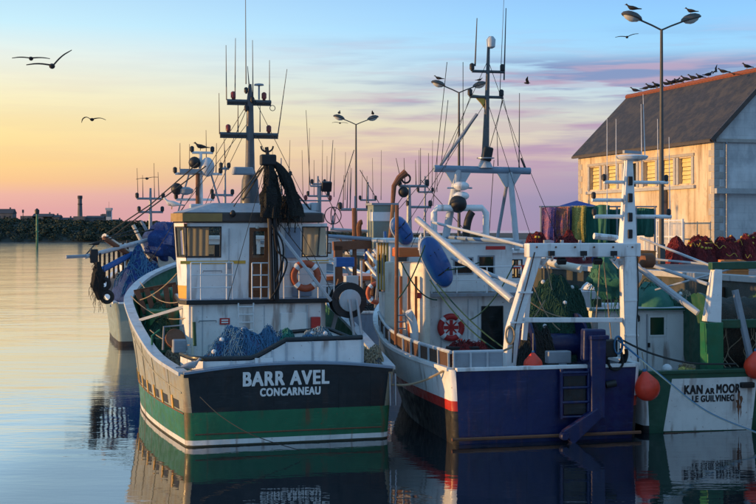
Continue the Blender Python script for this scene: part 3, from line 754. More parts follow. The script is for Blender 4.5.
def poly_house(root, name, poly, z0, z1, mat, opens=None, lean=0.0, t=.06, doors=()):
    """a hollow deckhouse: one wall per plan edge, with real openings; opens: {edge: [(u0,v0,u1,v1)]} in metres"""
    n = len(poly); cx = sum(p[0] for p in poly)/n; cy = sum(p[1] for p in poly)/n; mb = MB(); frames = []
    H = z1-z0
    for i in range(n):
        a, b = Vector((*poly[i], 0)), Vector((*poly[(i+1) % n], 0)); u = (b-a); W = u.length; u.normalize(); nn = Vector((u.y, -u.x, 0))
        ops = (opens or {}).get(i, [])
        v = Vector((0,0,1)) + nn*(lean)
        wall_open(mb, a + Vector((0,0,z0)), u, nn, W, H, ops, t, v=v)
        for q in ops: frames.append((i, a + Vector((0,0,z0)), u, v, nn, q))
    o = mb.build(name, mat, root, solid=0)
    return o, frames
def window_in(parent, fr, frame_mat='black', pane='glass', w=.06, name='window'):
    i, o, u, v, n, q = fr
    P_ = lambda a, b, d: o + u*a + v*b + n*d
    m_ = MB()
    for (a0, b0, a1, b1) in ((q[0]-w, q[1]-w, q[2]+w, q[1]), (q[0]-w, q[3], q[2]+w, q[3]+w), (q[0]-w, q[1], q[0], q[3]), (q[2], q[1], q[2]+w, q[3])):
        vs = [P_(a0,b0,.02), P_(a1,b0,.02), P_(a1,b1,.02), P_(a0,b1,.02), P_(a0,b0,-.03), P_(a1,b0,-.03), P_(a1,b1,-.03), P_(a0,b1,-.03)]
        m_.add(vs, [(0,1,2,3), (4,5,6,7), (0,1,5,4), (1,2,6,5), (2,3,7,6), (3,0,4,7)])
    wo_ = m_.build(name, frame_mat, parent)
    m_ = MB(); vs = [P_(q[0],q[1],-.012), P_(q[2],q[1],-.012), P_(q[2],q[3],-.012), P_(q[0],q[3],-.012)]
    m_.add(vs, [(0,1,2,3)]); m_.build('pane', pane, wo_)
    return wo_
def railing(root, pts, h, n_rails=3, mat='pipe_white', r=.02, name='railing'):
    """guard rail: every post and rail its own piece under one part"""
    pts = [Vector(p) for p in pts]; m_ = MB()
    ro = None
    for k in range(n_rails):
        zz = h*(k+1)/n_rails; m_.tube([p + Vector((0,0,zz)) for p in pts], r, 6)
    for a in pts: m_.tube([a, a + Vector((0,0,h))], r*1.1, 6)
    return m_.build(name, mat, root, smooth=True)
def ladder(root, p0, p1, w, mat='pipe_white', n=5, r=.02, name='ladder', side=(1,0,0)):
    p0, p1, sd = Vector(p0), Vector(p1), Vector(side)*w/2; m_ = MB()
    m_.tube([p0-sd, p1-sd], r, 6); m_.tube([p0+sd, p1+sd], r, 6)
    for k in range(n): q = p0.lerp(p1, (k+.5)/n); m_.tube([q-sd, q+sd], r*.9, 6)
    return m_.build(name, mat, root)
def mast_lamp(parent, p, mat='lamp_red', s=1.):
    m_ = MB(); m_.lathe([(.03,0), (.055,.02), (.055,.05), (.085,.06), (.085,.22), (.06,.25), (.03,.27)], 10, Matrix.Translation(p) @ Matrix.Scale(s, 4))
    return m_.build('navigation_lamp', mat, parent, smooth=True)
def whip(parent, a, b, r=.014, mat='whip'): return MB().tube([a, b], r, 5, r1=r*.5).build('whip_antenna', mat, parent)
def stay(root, a, b, r=.014, mat='rope_dark', d=0., name='stay'): return MB().tube(sag(a, b, d, 10) if d else [a, b], r, 5).build(name, mat, root)
def lifebuoy(M, c, R0, r, label, mat='ring_orange', bands='pipe_white'):
    rt = thing('lifebuoy', label, 'lifebuoy', M @ Matrix.Translation(c))
    MB().torus((0,0,0), R0, r, 'Y', 32, 10).build('ring', mat, rt, smooth=True)
    for k in range(4):
        a = math.pi/4 + k*math.pi/2
        MB().torus((0,0,0), R0, r*1.06, 'Y', 4, 10, (a-.16, a+.16)).build('reflective_band', bands, rt, smooth=True)
    m_ = MB(); m_.torus((0,0,0), R0*1.16, .012, 'Y', 32, 5); m_.build('grab_line', 'rope_tan', rt)
    return rt
def buoy_fender(M, c, r, label, mat='buoy', tilt=0.):
    rt = thing('buoy_fender', label, 'buoy', M @ Matrix.Translation(c) @ Matrix.Rotation(tilt, 4, 'Y'))
    MB().lathe([(.03,-r*1.0)] + [(r*math.sin(math.pi*i/12), -r*math.cos(math.pi*i/12)) for i in range(1, 9)] + [(r*.55, r*.86), (r*.28, r*1.15), (r*.14, r*1.3)], 18).build('ball', mat, rt, smooth=True)
    MB().lathe([(r*.15, r*1.28), (r*.17, r*1.42), (r*.10, r*1.5)], 10).build('eye', 'rope_blue', rt, smooth=True)
    MB().tube([(0,0,r*1.45), (0,0,r*1.45+.5)], .014, 5).build('lanyard', 'rope_tan', rt)
    return rt
def tyre(M, c, R0, r, label, group=None, rz=0.):
    rt = thing('tyre_fender', label, 'tyre', M @ Matrix.Translation(c) @ Matrix.Rotation(rz, 4, 'Z'), group)
    MB().torus((0,0,0), R0, r, 'X', 22, 8).build('tyre', 'rubber', rt, smooth=True)
    MB().tube([(0,0,R0), (0,.02,R0+.8)], .018, 5).build('lanyard', 'rope_dark', rt)
    return rt

# ------------------------------------------------------------------ white-hulled trawler, navy stern
A = Frame(-2.44, 36.0, R(16)); MA = A.M
ra = thing('trawler', 'large trawler with navy and green stern lettered BARR AVEL and white wheelhouse', 'fishing boat', MA, 'moored fishing boats')
hA = Hull(ra, 17.2, [(0,1.98), (3,2.2), (5,2.5), (9,3.18), (11,3.58), (14,4.14), (16,4.55), (17.2,4.8)],
          [(0,2.98), (.16,3.02), (3,3.4), (6,3.58), (9,3.62), (11,3.5), (14,2.55), (16,1.25), (17.2,.03)],
          [(0,2.80), (.16,2.86), (3,3.15), (6,3.3), (9,3.2), (11,2.75), (14,1.5), (16,.4), (17.2,.02)],
          [.045, .18, .94, 1.75], ['antifoul', 'slime', 'boot_white', 'green', 'tan_hull', 'tan_hull', 'tan_hull'], ['antifoul', 'slime', 'boot_white', 'green', 'navy', 'navy'], tbands=[.045, .18, .94],
          inner='green_deck', capm='grey_light', capw=.26, deckm='green_deck', deck=.95, rake=.05, stern_cap=False)
tilt = R(90) + math.atan(.05)
def on_transom(H, z, x, d=.008): p = H.pt(0, z); return (x, p[1]-d, z)
pa, pb = A.at(242, 386.5, -.07), A.at(328.5, 383.5, -.07)
text_mesh('ship_name', 'BARR AVEL', .54, 'letter_white', hA.hull, on_transom(hA, pa.z+.0, (pa.x+pb.x)/2, .024), tilt, 0, width=(pb-pa).length, bold=.042)
pa, pb = A.at(260, 396.5, -.07), A.at(320.5, 394.8, -.07)
text_mesh('port_name', 'CONCARNEAU', .30, 'letter_white', hA.hull, on_transom(hA, pa.z, (pa.x+pb.x)/2), tilt, 0, width=(pb-pa).length, bold=.048)
for k in range(6):      # weld seams of the stern plates
    x = -2.3 + k*.92; z0_, z1_ = .92, 1.9; p0, p1 = hA.pt(0, z0_), hA.pt(0, z1_)
    MB().tube([(x, p0[1]-.001, z0_), (x, p1[1]-.001, z1_)], .007, 4).build('weld_seam', 'navy', hA.hull)
for z in (.34,):
    p = hA.pt(0, z); MB().tube([(-p[0]+.05, p[1]-.0, z), (p[0]-.05, p[1]-.0, z)], .022, 6).build('rubbing_strake', 'rust_iron' if z < 1 else 'navy', hA.hull)
m_ = MB(); m_.tube([Vector(hA.pt(y, hA.zr(y)-.52))*1 for y in [.2+i*.5 for i in range(28)]], .03, 6); m_.v = [(-x, y, z) for x, y, z in m_.v]; m_.build('rubbing_strake', 'tan_hull', hA.hull, smooth=True)
m_ = MB(); m_.tube([Vector(hA.pt(y, .9)) for y in [.2+i*.5 for i in range(26)]], .025, 6); m_.v = [(-x, y, z) for x, y, z in m_.v]; m_.build('rubbing_strake', 'rust_iron', hA.hull, smooth=True)
for k in range(8):
    y = .9 + k*1.25
    hA.side_box('freeing_port', 'black', y, .98, .55, .24, hA.hull)
    hA.side_box('port_frame', 'yellow', y+.40, .93, .16, .36, hA.hull, proud=.03)
for k in range(5):
    hA.side_box('plate_seam', 'tan_hull', 1.5+k*2.0, 1.0, .03, 1.0+.2*k, hA.hull, proud=.012)
# raised stern bulwark, white plates on the transom top with a dark cap
def crown(x): return 1.98 + .20*max(0., 1-(x/2.9)**2)            # cambered top of the stern
m_ = MB(); xs_ = [-2.94 + i*.196 for i in range(31)]
for sg, dd in ((1, -.012), (1, .05)):
    vs = []
    for x in xs_: z = crown(x)+.02; vs += [(x, hA.pt(0, 1.90)[1]+dd, 1.90), (x, hA.pt(0, z)[1]+dd, z)]
    m_.add(vs, [(2*i, 2*i+2, 2*i+3, 2*i+1) for i in range(30)])
m_.build('stern_crown', 'navy', hA.hull)
m_ = MB(); vs = []
for x in xs_:
    z = crown(x); y = hA.pt(0, z)[1]; vs += [(x, y-.05, z+.01), (x, y-.05, z+.07), (x, y+.34, z+.07), (x, y+.34, z+.01)]
m_.add(vs, [(i*4+k, i*4+(k+1) % 4, (i+1)*4+(k+1) % 4, (i+1)*4+k) for i in range(30) for k in range(4)] + [(0,1,2,3), (120,121,122,123)]); m_.build('stern_cap_plate', 'grey_blue', hA.hull)
def zA(x): return lerp_tab([(-2.8, 2.36), (-1.05, 2.36), (-.85, 2.42), (-.05, 2.84), (2.2, 2.86)], x)
path = [(-2.75, 1.9), (-2.62, .60), (-2.35, .33)] + [(x, .26) for x in (-1.6, -1.05, -.85, -.45, -.05, .7, 1.4, 2.15)]
sb = None; m_ = MB()
for (x0, y0), (x1, y1) in zip(path, path[1:]):
    p_ = MB(); d = Vector((x1-x0, y1-y0, 0)).normalized()*.004; nn = Vector((-d.y, d.x, 0)).normalized()*.03
    z0_, z1_ = crown(x0)+.03, zA(x0)-.04; z2_ = zA(x1)-.04
    vs = [(x0+d.x-nn.x, y0+d.y-nn.y, z0_), (x1-d.x-nn.x, y1-d.y-nn.y, crown(x1)+.03), (x1-d.x-nn.x, y1-d.y-nn.y, z2_), (x0+d.x-nn.x, y0+d.y-nn.y, z1_)]
    vs += [(x+2*nn.x, y+2*nn.y, z) for x, y, z in vs]
    p_.add(vs, [(0,1,2,3), (4,5,6,7), (0,1,5,4), (1,2,6,5), (2,3,7,6), (3,0,4,7)])
    p_.build('stern_plate', 'white', hA.hull)
for x0, y0 in path[1:]: MB().b2((x0-.025, y0-.075, crown(x0)+.07), (x0+.025, y0-.02, zA(x0)-.06)).build('stiffener', 'grey_light', hA.hull)
pts = [(x, y, zA(x)) for x, y in path] ; MB().tube(pts, .075, 8).build('stern_cap', 'navy', hA.hull, smooth=True)
MB().b2((-.95, .13, 2.23), (-.45, .2, 2.36)).build('scupper_box', 'white', hA.hull)
# second low coaming behind the nets
cm = [(-.35, 2.5, 2.45), (.15, 2.5, 2.85), (1.7, 2.5, 2.95), (2.25, 2.2, 2.72)]
MB().tube([Vector(p) for p in cm], .06, 8).build('hatch_cap', 'navy', ra, smooth=True)
m_ = MB()
for p, q in zip(cm, cm[1:]): m_.add([(p[0],p[1],1.1), (q[0],q[1],1.1), q, p], [(0,1,2,3)])
m_.build('hatch_coaming', 'white', ra, solid=.05)
# nets on the after deck
net_heap('fishing_net', 'net_blue', -1.05, 1.2, 1.6, 1.5, .72, 1.5, 3, M=MA, strands=420, strand_mat='rope_blue', floats=5, float_mat='canvas_white', label='blue grey fishing net heaped behind the stern plates of the big white boat', group='nets on the boats')
net_heap('fishing_net', 'net_teal', .15, 1.6, 1.9, .55, .6, 1.02, 7, M=MA, strands=140, strand_mat='net_teal', label='bright teal net bundle beside the blue grey net heap', group='nets on the boats')
net_heap('fishing_net', 'net_pale', 1.2, 1.5, 1.9, .9, .6, .95, 9, M=MA, strands=200, strand_mat='net_pale', label='pale blue nets with white floats filling the starboard stern', floats=7, float_mat='canvas_white', group='nets on the boats')
net_heap('fishing_net', 'net_black', -2.3, 1.1, 1.55, .42, .5, .70, 12, M=MA, strands=60, strand_mat='rope_dark', label='small black net heap in the port stern corner', group='nets on the boats')
net_heap('fishing_net', 'net_grey', 2.75, 1.4, 1.5, .42, .9, 1.0, 15, M=MA, strands=160, strand_mat='rope_tan', label='grey ropes and netting piled on the starboard quarter rail', group='nets on the boats')
net_heap('fishing_net', 'net_blue', .15, 1.25, 1.7, 1.2, .7, 1.15, 5, M=MA, strands=260, strand_mat='rope_blue', floats=4, float_mat='canvas_white', label='lower blue grey net spread right of the big blue heap', group='nets on the boats')
net_heap('fishing_net', 'net_green', -2.75, 7.3, 2.0, .55, 1.0, .95, 17, M=MA, strands=160, strand_mat='rope_green', label='dark green net stowed along the port rail beside the wheelhouse', group='nets on the boats')
net_heap('fishing_net', 'net_teal', -2.4, 10.4, 2.3, .7, .8, 1.0, 18, M=MA, strands=140, strand_mat='rope_green', label='green net heap on the foredeck against the slatted boards', group='nets on the boats')
net_heap('rope_pile', 'net_grey', -2.75, 4.2, 1.5, .35, .8, .75, 19, M=MA, strands=120, strand_mat='rope_tan', label='tan rope pile on the port side deck by the hauler', cat='rope')
for p_, q_, y0, y1, d_ in (((131, 296), (186, 318), 10.5, 5.8, .3), ((140, 282), (184, 300), 12.5, 6.0, .35), ((150, 330), (190, 345), 5.5, 3.5, .15), ((186, 262), (140, 300), 6.2, 10, .2)): stay(ra, A.at(*p_, y0), A.at(*q_, y1), .016, 'rope_tan', d_, 'line')
# deckhouse
DH = [(-2.05, 5.5), (2.2, 5.5), (2.45, 5.9), (2.45, 9.6), (-1.85, 9.6), (-2.14, 5.95)]
dh, _ = poly_house(ra, 'deckhouse', DH, 1.2, 3.56, 'white')
sp = A.at(220, 318.3, 5.42); sq = A.at(230, 324.5, 5.42)
sg_ = MB().b2((sp.x, 5.46, sq.z), (sq.x, 5.49, sp.z)).build('warning_sign', 'red', dh)
for f in (.32, .68): MB().b2((sp.x+.05, 5.452, sq.z+(sp.z-sq.z)*f-.022), (sq.x-.05, 5.458, sq.z+(sp.z-sq.z)*f+.022)).build('sign_print', 'letter_white', sg_)
p0, p1 = A.at(246, 334, 5.35), A.at(246, 303, 5.35); ladder(dh, p0, p1, .48, n=4, r=.026)
for xx in (-1.62, -.9, .35, 1.25): MB().b2((xx-.012, 5.482, 1.5), (xx+.012, 5.498, 3.5)).build('plate_seam', 'grey_light', dh)
q0, q1 = A.at(281, 313, 5.4), A.at(308, 330, 5.4); MB().b2((q0.x, 5.45, q1.z), (q1.x, 5.49, q0.z)).build('hatch_door', 'white_clean', dh, bevel=.02)
MB().tube([(-1.95, 5.40, 1.6), (-1.95, 5.40, 3.5)], .04, 8).build('vent_pipe', 'cream', dh, smooth=True)
# walkway round the wheelhouse
WK = [(-2.15, 5.35), (2.45, 5.35), (2.85, 5.9), (2.85, 9.7), (-1.98, 9.7), (-2.32, 5.8)]
wk = MB().prism(WK, 3.56, 3.70).build('walkway', 'black', ra, bevel=.02)
MB().prism([(x*.985, 5.37+(y-5.37)*.985) for x, y in WK], 3.702, 3.712).build('walkway_deck', 'grey_blue', wk)
def rl(xs_, y_, ztop):
    return railing(wk, [(x, y_, 3.70) for x in xs_], ztop-3.70, r=.02)
x1, x2 = A.at(191, 300, 5.45).x, A.at(233, 300, 5.45).x; rl([x1, (x1+x2)/2-.35, x2-.2, x2], 5.45, A.at(200, 262.5, 5.45).z)
x1, x2 = A.at(252, 300, 5.45).x, A.at(270, 300, 5.45).x; rl([x1, (x1+x2)/2, x2], 5.45, A.at(260, 263, 5.45).z)
x1, x2 = A.at(284, 300, 5.45).x, A.at(334, 300, 5.45).x; rl([x1, x1+.5, (x1+x2)/2+.3, x2], 5.45, A.at(300, 262, 5.45).z)
railing(wk, [(2.75, 5.9, 3.7), (2.75, 7.5, 3.7), (2.75, 9.5, 3.7)], 1.25)
# wheelhouse: hollow, so the evening sky shows through it
WH = [(-1.98, 6.05), (2.12, 6.05), (2.34, 6.7), (2.34, 8.9), (1.7, 9.7), (-1.3, 9.7), (-1.88, 8.9), (-2.22, 6.6)]
z0w, z1w = 3.71, 6.12
def wx(px_): return A.at(px_, 240, 6.05).x + 1.98
zt_, zb_ = A.at(200, 227.5, 6.05).z - z0w, A.at(200, 256.5, 6.05).z - z0w
dx0, dx1 = wx(248.5), wx(267.5)
opens = {0: [(wx(186.5), zb_, wx(219.5), zt_), (wx(302), zb_, wx(326), zt_), (dx0, .02, dx1, zt_-.0)],
         1: [(.08, zb_, .60, zt_)], 7: [(.10, zb_, .55, zt_)],
         2: [(.25, zb_, 1.0, zt_), (1.2, zb_, 1.95, zt_)], 6: [(.25, zb_, 1.0, zt_), (1.2, zb_, 1.95, zt_)],
         3: [(.15, zb_, .85, zt_)], 5: [(.12, zb_, .85, zt_)],
         4: [(.12, zb_, .82, zt_), (.93, zb_, 1.63, zt_), (1.74, zb_, 2.5, zt_)]}
wh, frs = poly_house(ra, 'wheelhouse', WH, z0w, z1w, 'white_clean', opens, lean=.075, t=.09)
for f_ in frs:
    if f_[0] == 0 and f_[5][1] < .1: door_f = f_; continue
    wdw = window_in(wh, f_, 'black', 'glass', .035)
    if f_[0] == 0:
        i_, o2, u2, v2, n2, q2 = f_; m_ = MB(); lf = q2[0] + (0 if q2[0] > 2 else .05); rt_ = q2[2] if q2[0] > 2 else q2[0] + (q2[2]-q2[0])*.68
        m_.grid(lambda a, b: o2 + u2*(lf+(rt_-lf)*a) + v2*(q2[1]+.02+(q2[3]-q2[1]-.02)*b) - n2*(.16+.006*math.sin(a*21)), 24, 2); m_.build('warm_backing', 'warm_backing', wdw, smooth=True)  # sheet added behind the pane to imitate its warm reflection
i, o_, u_, v_, n_, q_ = door_f
dr = MB(); zz = A.at(258, 258, 6.05).z - z0w
wall_open(dr, o_ + u_*q_[0] + v_*q_[1] + n_*.01, u_, n_, q_[2]-q_[0], q_[3]-q_[1], [(.12, zz, q_[2]-q_[0]-.12, q_[3]-q_[1]-.12)], .05, v=v_)
dr = dr.build('door', 'wood_door', wh)
m_ = MB(); P_ = lambda a, b: o_ + u_*(q_[0]+a) + v_*(q_[1]+b) - n_*.01
m_.add([P_(.12, zz), P_(q_[2]-q_[0]-.12, zz), P_(q_[2]-q_[0]-.12, q_[3]-q_[1]-.12), P_(.12, q_[3]-q_[1]-.12)], [(0,1,2,3)]); m_.build('pane', 'glass', dr)
MB().box(P_(.1, zz-.35) + n_*.05, (.05, .06, .14)).build('handle', 'steel', dr)
MB().b2((P_(0,0).x+.14, 5.95, 3.95), (P_(0,0).x+.42, 6.0, 4.75)).build('door_panel', 'wood_door', dr)
for xa, xb in ((wx(180), wx(245)), (wx(300), wx(328))):          # yellow stripe below the windows
    zs = A.at(200, 262.3, 6.05).z - z0w; b0 = o_ + u_*xa + v_*(zs-.05) + n_*.012; b1 = o_ + u_*xb + v_*(zs+.05) + n_*.012
    MB().b2((b0.x, b0.y-.01, b0.z), (b1.x, b0.y+.02, b1.z)).build('stripe', 'yellow', wh)
q0, q1 = wx(284), wx(299); c0 = o_ + u_*q0 + v_*zb_*.95; c1 = o_ + u_*q1 + v_*zt_
MB().b2((c0.x, 5.80, c0.z), (c1.x, 5.87, c1.z)).build('locker', 'grey_blue', wh, bevel=.02)
i7 = WH[7]; i0 = WH[0]
m_ = MB(); d_ = (Vector((*i0,0))-Vector((*i7,0))); n7 = Vector((d_.y, -d_.x, 0)).normalized()
m_.add([Vector((*i7, z0w)) + n7*.01, Vector((*i0, z0w)) + n7*.01, Vector((*i0, z0w+.42)) + n7*.042, Vector((*i7, z0w+.42)) + n7*.042], [(0,1,2,3)]); m_.build('kick_plate', 'yellow', wh)
# fittings on the after walls
lp_ = A.at(258, 224, 5.7); MB().ball((lp_.x, 5.80, 5.98), .07, 10, (1,1,.7)).build('door_lamp', 'lamp_glass', wh, smooth=True)
MB().tube([(-.72, 5.93, 3.75), (-.72, 5.88, 5.3), (-.72, 5.84, 5.95)], .018, 6).build('conduit', 'grey_light', wh)
MB().box((-.72, 5.90, 4.75), (.14, .08, .18)).build('junction_box', 'grey', wh, bevel=.01)
MB().tube([(-1.55, 5.90, 4.55), (-1.55, 5.86, 4.6), (-.95, 5.86, 4.6), (-.95, 5.90, 4.55)], .016, 6).build('grab_rail', 'steel', wh)
MB().b2((1.35, 5.92, 3.75), (2.0, 5.99, 4.12)).build('locker', 'grey_blue', wh, bevel=.02)
for x_ in (-1.3, -.15, .9): MB().box((x_, 5.46, 2.2), (.26, .05, .20)).build('louvre_vent', 'grey_light', dh, bevel=.01)
MB().tube([(1.75, 5.44, 1.7), (1.75, 5.44, 3.5)], .03, 8).build('conduit', 'grey_light', dh, smooth=True); MB().box((2.0, 5.40, 2.9), (.3, .16, .42)).build('hose_box', 'red', dh, bevel=.02)
MB().tube([(-1.75, 5.43, 3.0), (-1.75, 5.38, 3.05), (-1.2, 5.38, 3.05), (-1.2, 5.43, 3.0)], .016, 6).build('grab_rail', 'steel', dh)
# interior: console and seat seen through the glass
MB().b2((-1.6, 8.6, 3.75), (1.7, 9.3, 4.95)).build('console', 'wood_dark', wh); MB().box((-.6, 7.9, 4.9), (.55, .12, 1.0)).build('helm_seat', 'black', wh)
# roof
cxw, cyw = .05, 7.8
RF = [(cxw+(x-cxw)*1.10, cyw+(y-cyw)*1.16) for x, y in WH]
rf = MB(); rf.prism(RF, z1w+.02, z1w+.34); rf = rf.build('roof', 'roof_brown', wh, bevel=.05)
m_ = MB(); n = len(RF); tp = [(cxw+(x-cxw)*.985, cyw+(y-cyw)*.985, z1w+.342) for x, y in RF]; tm = [(cxw+(x-cxw)*.5, cyw+(y-cyw)*.5, z1w+.66) for x, y in RF]
m_.add(tp+tm, [(i, (i+1) % n, n+(i+1) % n, n+i) for i in range(n)] + [tuple(range(n, 2*n))]); m_.build('roof_top', 'roof_grey', rf)
m_ = MB(); e0, e1 = RF[7], RF[0]; xe = A.at(222, 220, e1[1]).x; off = .06
m_.add([(e0[0]-off, e0[1]-off*.5, z1w+.05), (e1[0]-off*.6, e1[1]-off, z1w+.05), (xe, e1[1]-off, z1w+.05), (xe, e1[1]-off, z1w+.31), (e1[0]-off*.6, e1[1]-off, z1w+.31), (e0[0]-off, e0[1]-off*.5, z1w+.31)], [(0,1,4,5), (1,2,3,4)])
m_.build('fascia_sunlit', 'ochre_sunlit', rf, solid=.03)  # ochre strip paints sunlight onto the left end of the fascia
for xx in (-.62, 1.2): MB().ball((xx, RF[0][1]-.05, z1w+.30), .09, 10, (1,.7,1.3)).build('deck_light', 'black', rf, smooth=True)
# mast
mp_ = lambda x_, y_, y=7.4: A.at(x_, y_, y)
b0 = mp_(250, 214); mst = MB(); mst.tube([(b0.x, 7.4, z1w+.5), (b0.x, 7.4, mp_(250,180).z), (b0.x, 7.4, mp_(250,170).z), (b0.x, 7.4, mp_(249,101).z), (b0.x, 7.4, mp_(249, 84).z)], [.34, .27, .16, .11, .05], 14)
mast = mst.build('mast', 'mast_dark', ra, smooth=True)
def cross(par, y_, x0, x1, mat='grey', r=.05, yy=7.4, fr=A):
    a, b = fr.at(x0, y_, yy), fr.at(x1, y_, yy); b.z = a.z
    return MB().tube([a, b], r, 8).build('crosstree', mat, par, smooth=True), a, b
for y_, x0, x1 in ((134, 220, 278), (101, 227, 271)):
    c_, a, b = cross(mast, y_, x0, x1, 'mast_dark', .07)
    MB().tube([a - Vector((0,0,.10)), b - Vector((0,0,.10))], .03, 6).build('brace', 'mast_dark', c_)
    for s_ in (.14, .84): mast_lamp(c_, a.lerp(b, s_) + Vector((0,0,.06)))
for x_, ya, xb, yb in ((219.5, 134, 219, 93), (278, 134, 287, 69), (226.5, 100, 226, 45), (235, 100, 235.5, 38), (246, 84, 245.5, -8), (253, 100, 252.5, 40), (269.5, 100, 269.5, 60), (249, 84, 247.5, 66)):
    whip(mast, mp_(x_, ya), mp_(xb, yb), .02)
for x_, ya, yb in ((238, 132, 103), (260, 132, 103)): whip(mast, mp_(x_, ya), mp_(x_, yb), .022)
a = mp_(259, 86); MB().lathe([(.03,-.45), (.03,0), (.17,.02), (.15,.07), (.02,.09)], 12, Matrix.Translation(a)).build('satellite_antenna', 'grey', mast, smooth=True)
MB().torus(mp_(272.5, 108), .09, .012, 'Y', 14, 5).build('antenna_loop', 'whip', mast)
a = mp_(244, 171.5); rd = MB().prism([(-.46,-.12), (.25,-.12), (.30,0), (.25,.12), (-.46,.12), (-.5,0)], -.13, .13, .85); rd.v = [(x+a.x, y+7.0, z+a.z) for x, y, z in rd.v]; rd.build('radar', 'grey', mast, bevel=.05)
for k in range(3): mast_lamp(mast, mp_(245.5+(k%2)*6, 112-k*9) + Vector((0,-.12,0)), 'black', .8)
# derrick post with hoisted black net, just aft of the wheelhouse
dp = [A.at(266.5, 172, 5.15), A.at(270, 225, 5.15), A.at(272, 300, 5.15)]
for i_, xo in enumerate((0, .16)):
    MB().tube([Vector((p.x+xo, p.y, p.z)) for p in dp], .075, 8).build('derrick_post', 'black', ra, smooth=True)
MB().box(A.at(268, 160, 5.15), (.5, .3, .35)).build('hoist_block', 'black', ra, bevel=.05)
MB().tube([A.at(268, 158, 5.15), A.at(266.5, 147, 5.15)], .06, 6).build('block_eye', 'black', ra)
for xo in (-6, 6): MB().tube(bez(A.at(267, 152, 5.15), A.at(267+xo, 151, 5.15), A.at(267+xo, 146, 5.15), 5), .03, 5).build('hook', 'black', ra)
def drape(name, spine, radii, mat, label, seed, fr=A, yd=5.1, flat=.55, strands=40, cat='net'):
    pts = spline([fr.at(x, y, yd) for x, y in spine], 5); m_ = MB(); nn = 18; vs = []
    rr = [lerp_tab([(i/(len(radii)-1), r) for i, r in enumerate(radii)], k/(len(pts)-1)) for k in range(len(pts))]
    for k, p in enumerate(pts):
        for j in range(nn):
            a = 2*math.pi*j/nn; w = 1 + .45*noise.noise(Vector((math.cos(a)*1.9, math.sin(a)*1.9, k*.22+seed))) + .16*math.sin(a*6+k*.35+seed) + .12*noise.noise(Vector((a*3, k*.9, seed)))
            vs.append((p.x + math.cos(a)*rr[k]*w, p.y + math.sin(a)*rr[k]*w*flat, p.z + .3*rr[k]*noise.noise(Vector((a, k*.5, seed)))))
    m_.add(vs, [(i*nn+j, i*nn+(j+1) % nn, (i+1)*nn+(j+1) % nn, (i+1)*nn+j) for i in range(len(pts)-1) for j in range(nn)] + [tuple(range(nn)), tuple(range((len(pts)-1)*nn, len(pts)*nn))])
    o = m_.build(name, mat, M=fr.M, smooth=True, recenter=True); tag(o, label, cat)
    rn = random.Random(seed); ms = MB(); off = fr.M.inverted() @ o.matrix_world.translation
    for k in range(strands):                                   # loose twine and torn ends hanging off the bundle
        i0_ = rn.randrange(1, len(pts)-1); a = rn.random()*6.28; q = pts[i0_] + Vector((math.cos(a)*rr[i0_]*1.05, math.sin(a)*rr[i0_]*flat*1.05, 0)) - off; L0 = rn.uniform(.2, .8); line = [q]
        for s_ in range(5): line.append(line[-1] + Vector((rn.gauss(0,.035), rn.gauss(0,.03), -L0/5)))
        ms.tube(line, .012, 4)
    if strands: ms.build('twine', mat, o)['kind'] = 'stuff'
    return o
drape('hoisted_net', [(268, 158), (270, 175), (271, 195), (270, 218)], [.09, .20, .30, .26], 'net_black', 'black net hanging bunched from the derrick block of the big white boat', 4)
drape('hoisted_net', [(272, 160), (283, 172), (291, 192), (297, 216)], [.08, .16, .20, .24], 'net_black', 'black net swag falling to the right from the same derrick block', 8)
drape('hoisted_net', [(286, 196), (284, 206), (287, 219)], [.16, .34, .42], 'net_black', 'dark green black net bundle resting on the right of the wheelhouse roof', 14, yd=5.6)
for k, (pp) in enumerate(([(272,225), (283,245), (281,275), (276,300)], [(274,226), (277,250), (287,262), (279,285), (270,300)], [(276,232), (281,262), (276,282)])):
    MB().tube(spline([A.at(x, y, 5.0) for x, y in pp], 6), .028, 6).build('hose', 'rubber', ra, smooth=True)
stay(ra, A.at(266, 163, 5.15), A.at(243, 200, 7.0), .03); stay(ra, A.at(273, 165, 5.15), A.at(313, 213, 6.6), .03)
stay(ra, A.at(262, 168, 5.15), A.at(222, 214, 8.5), .02); stay(ra, A.at(278, 232, 5.1), A.at(331, 301, 5.0), .055, 'grey_light', name='brace_pole')
stay(ra, A.at(250, 101, 7.4), A.at(190, 240, 16), .012); stay(ra, A.at(262, 165, 5.15), A.at(230, 212, 6.6), .018)
stay(ra, A.at(281, 225, 5.1), A.at(310, 262, 5.4), .015)
for p_, q_, y0, y1 in (((249, 88), (312, 214), 7.4, 6.6), ((250, 120), (178, 214), 7.4, 7.0), ((256, 134), (296, 212), 7.4, 6.6), ((244, 134), (205, 214), 7.4, 9.0), ((268, 165), (336, 300), 5.15, 5.3), ((264, 170), (228, 300), 5.15, 5.35), ((249, 101), (150, 262), 7.4, 14.0)):
    stay(ra, A.at(*p_, y0), A.at(*q_, y1), .010)
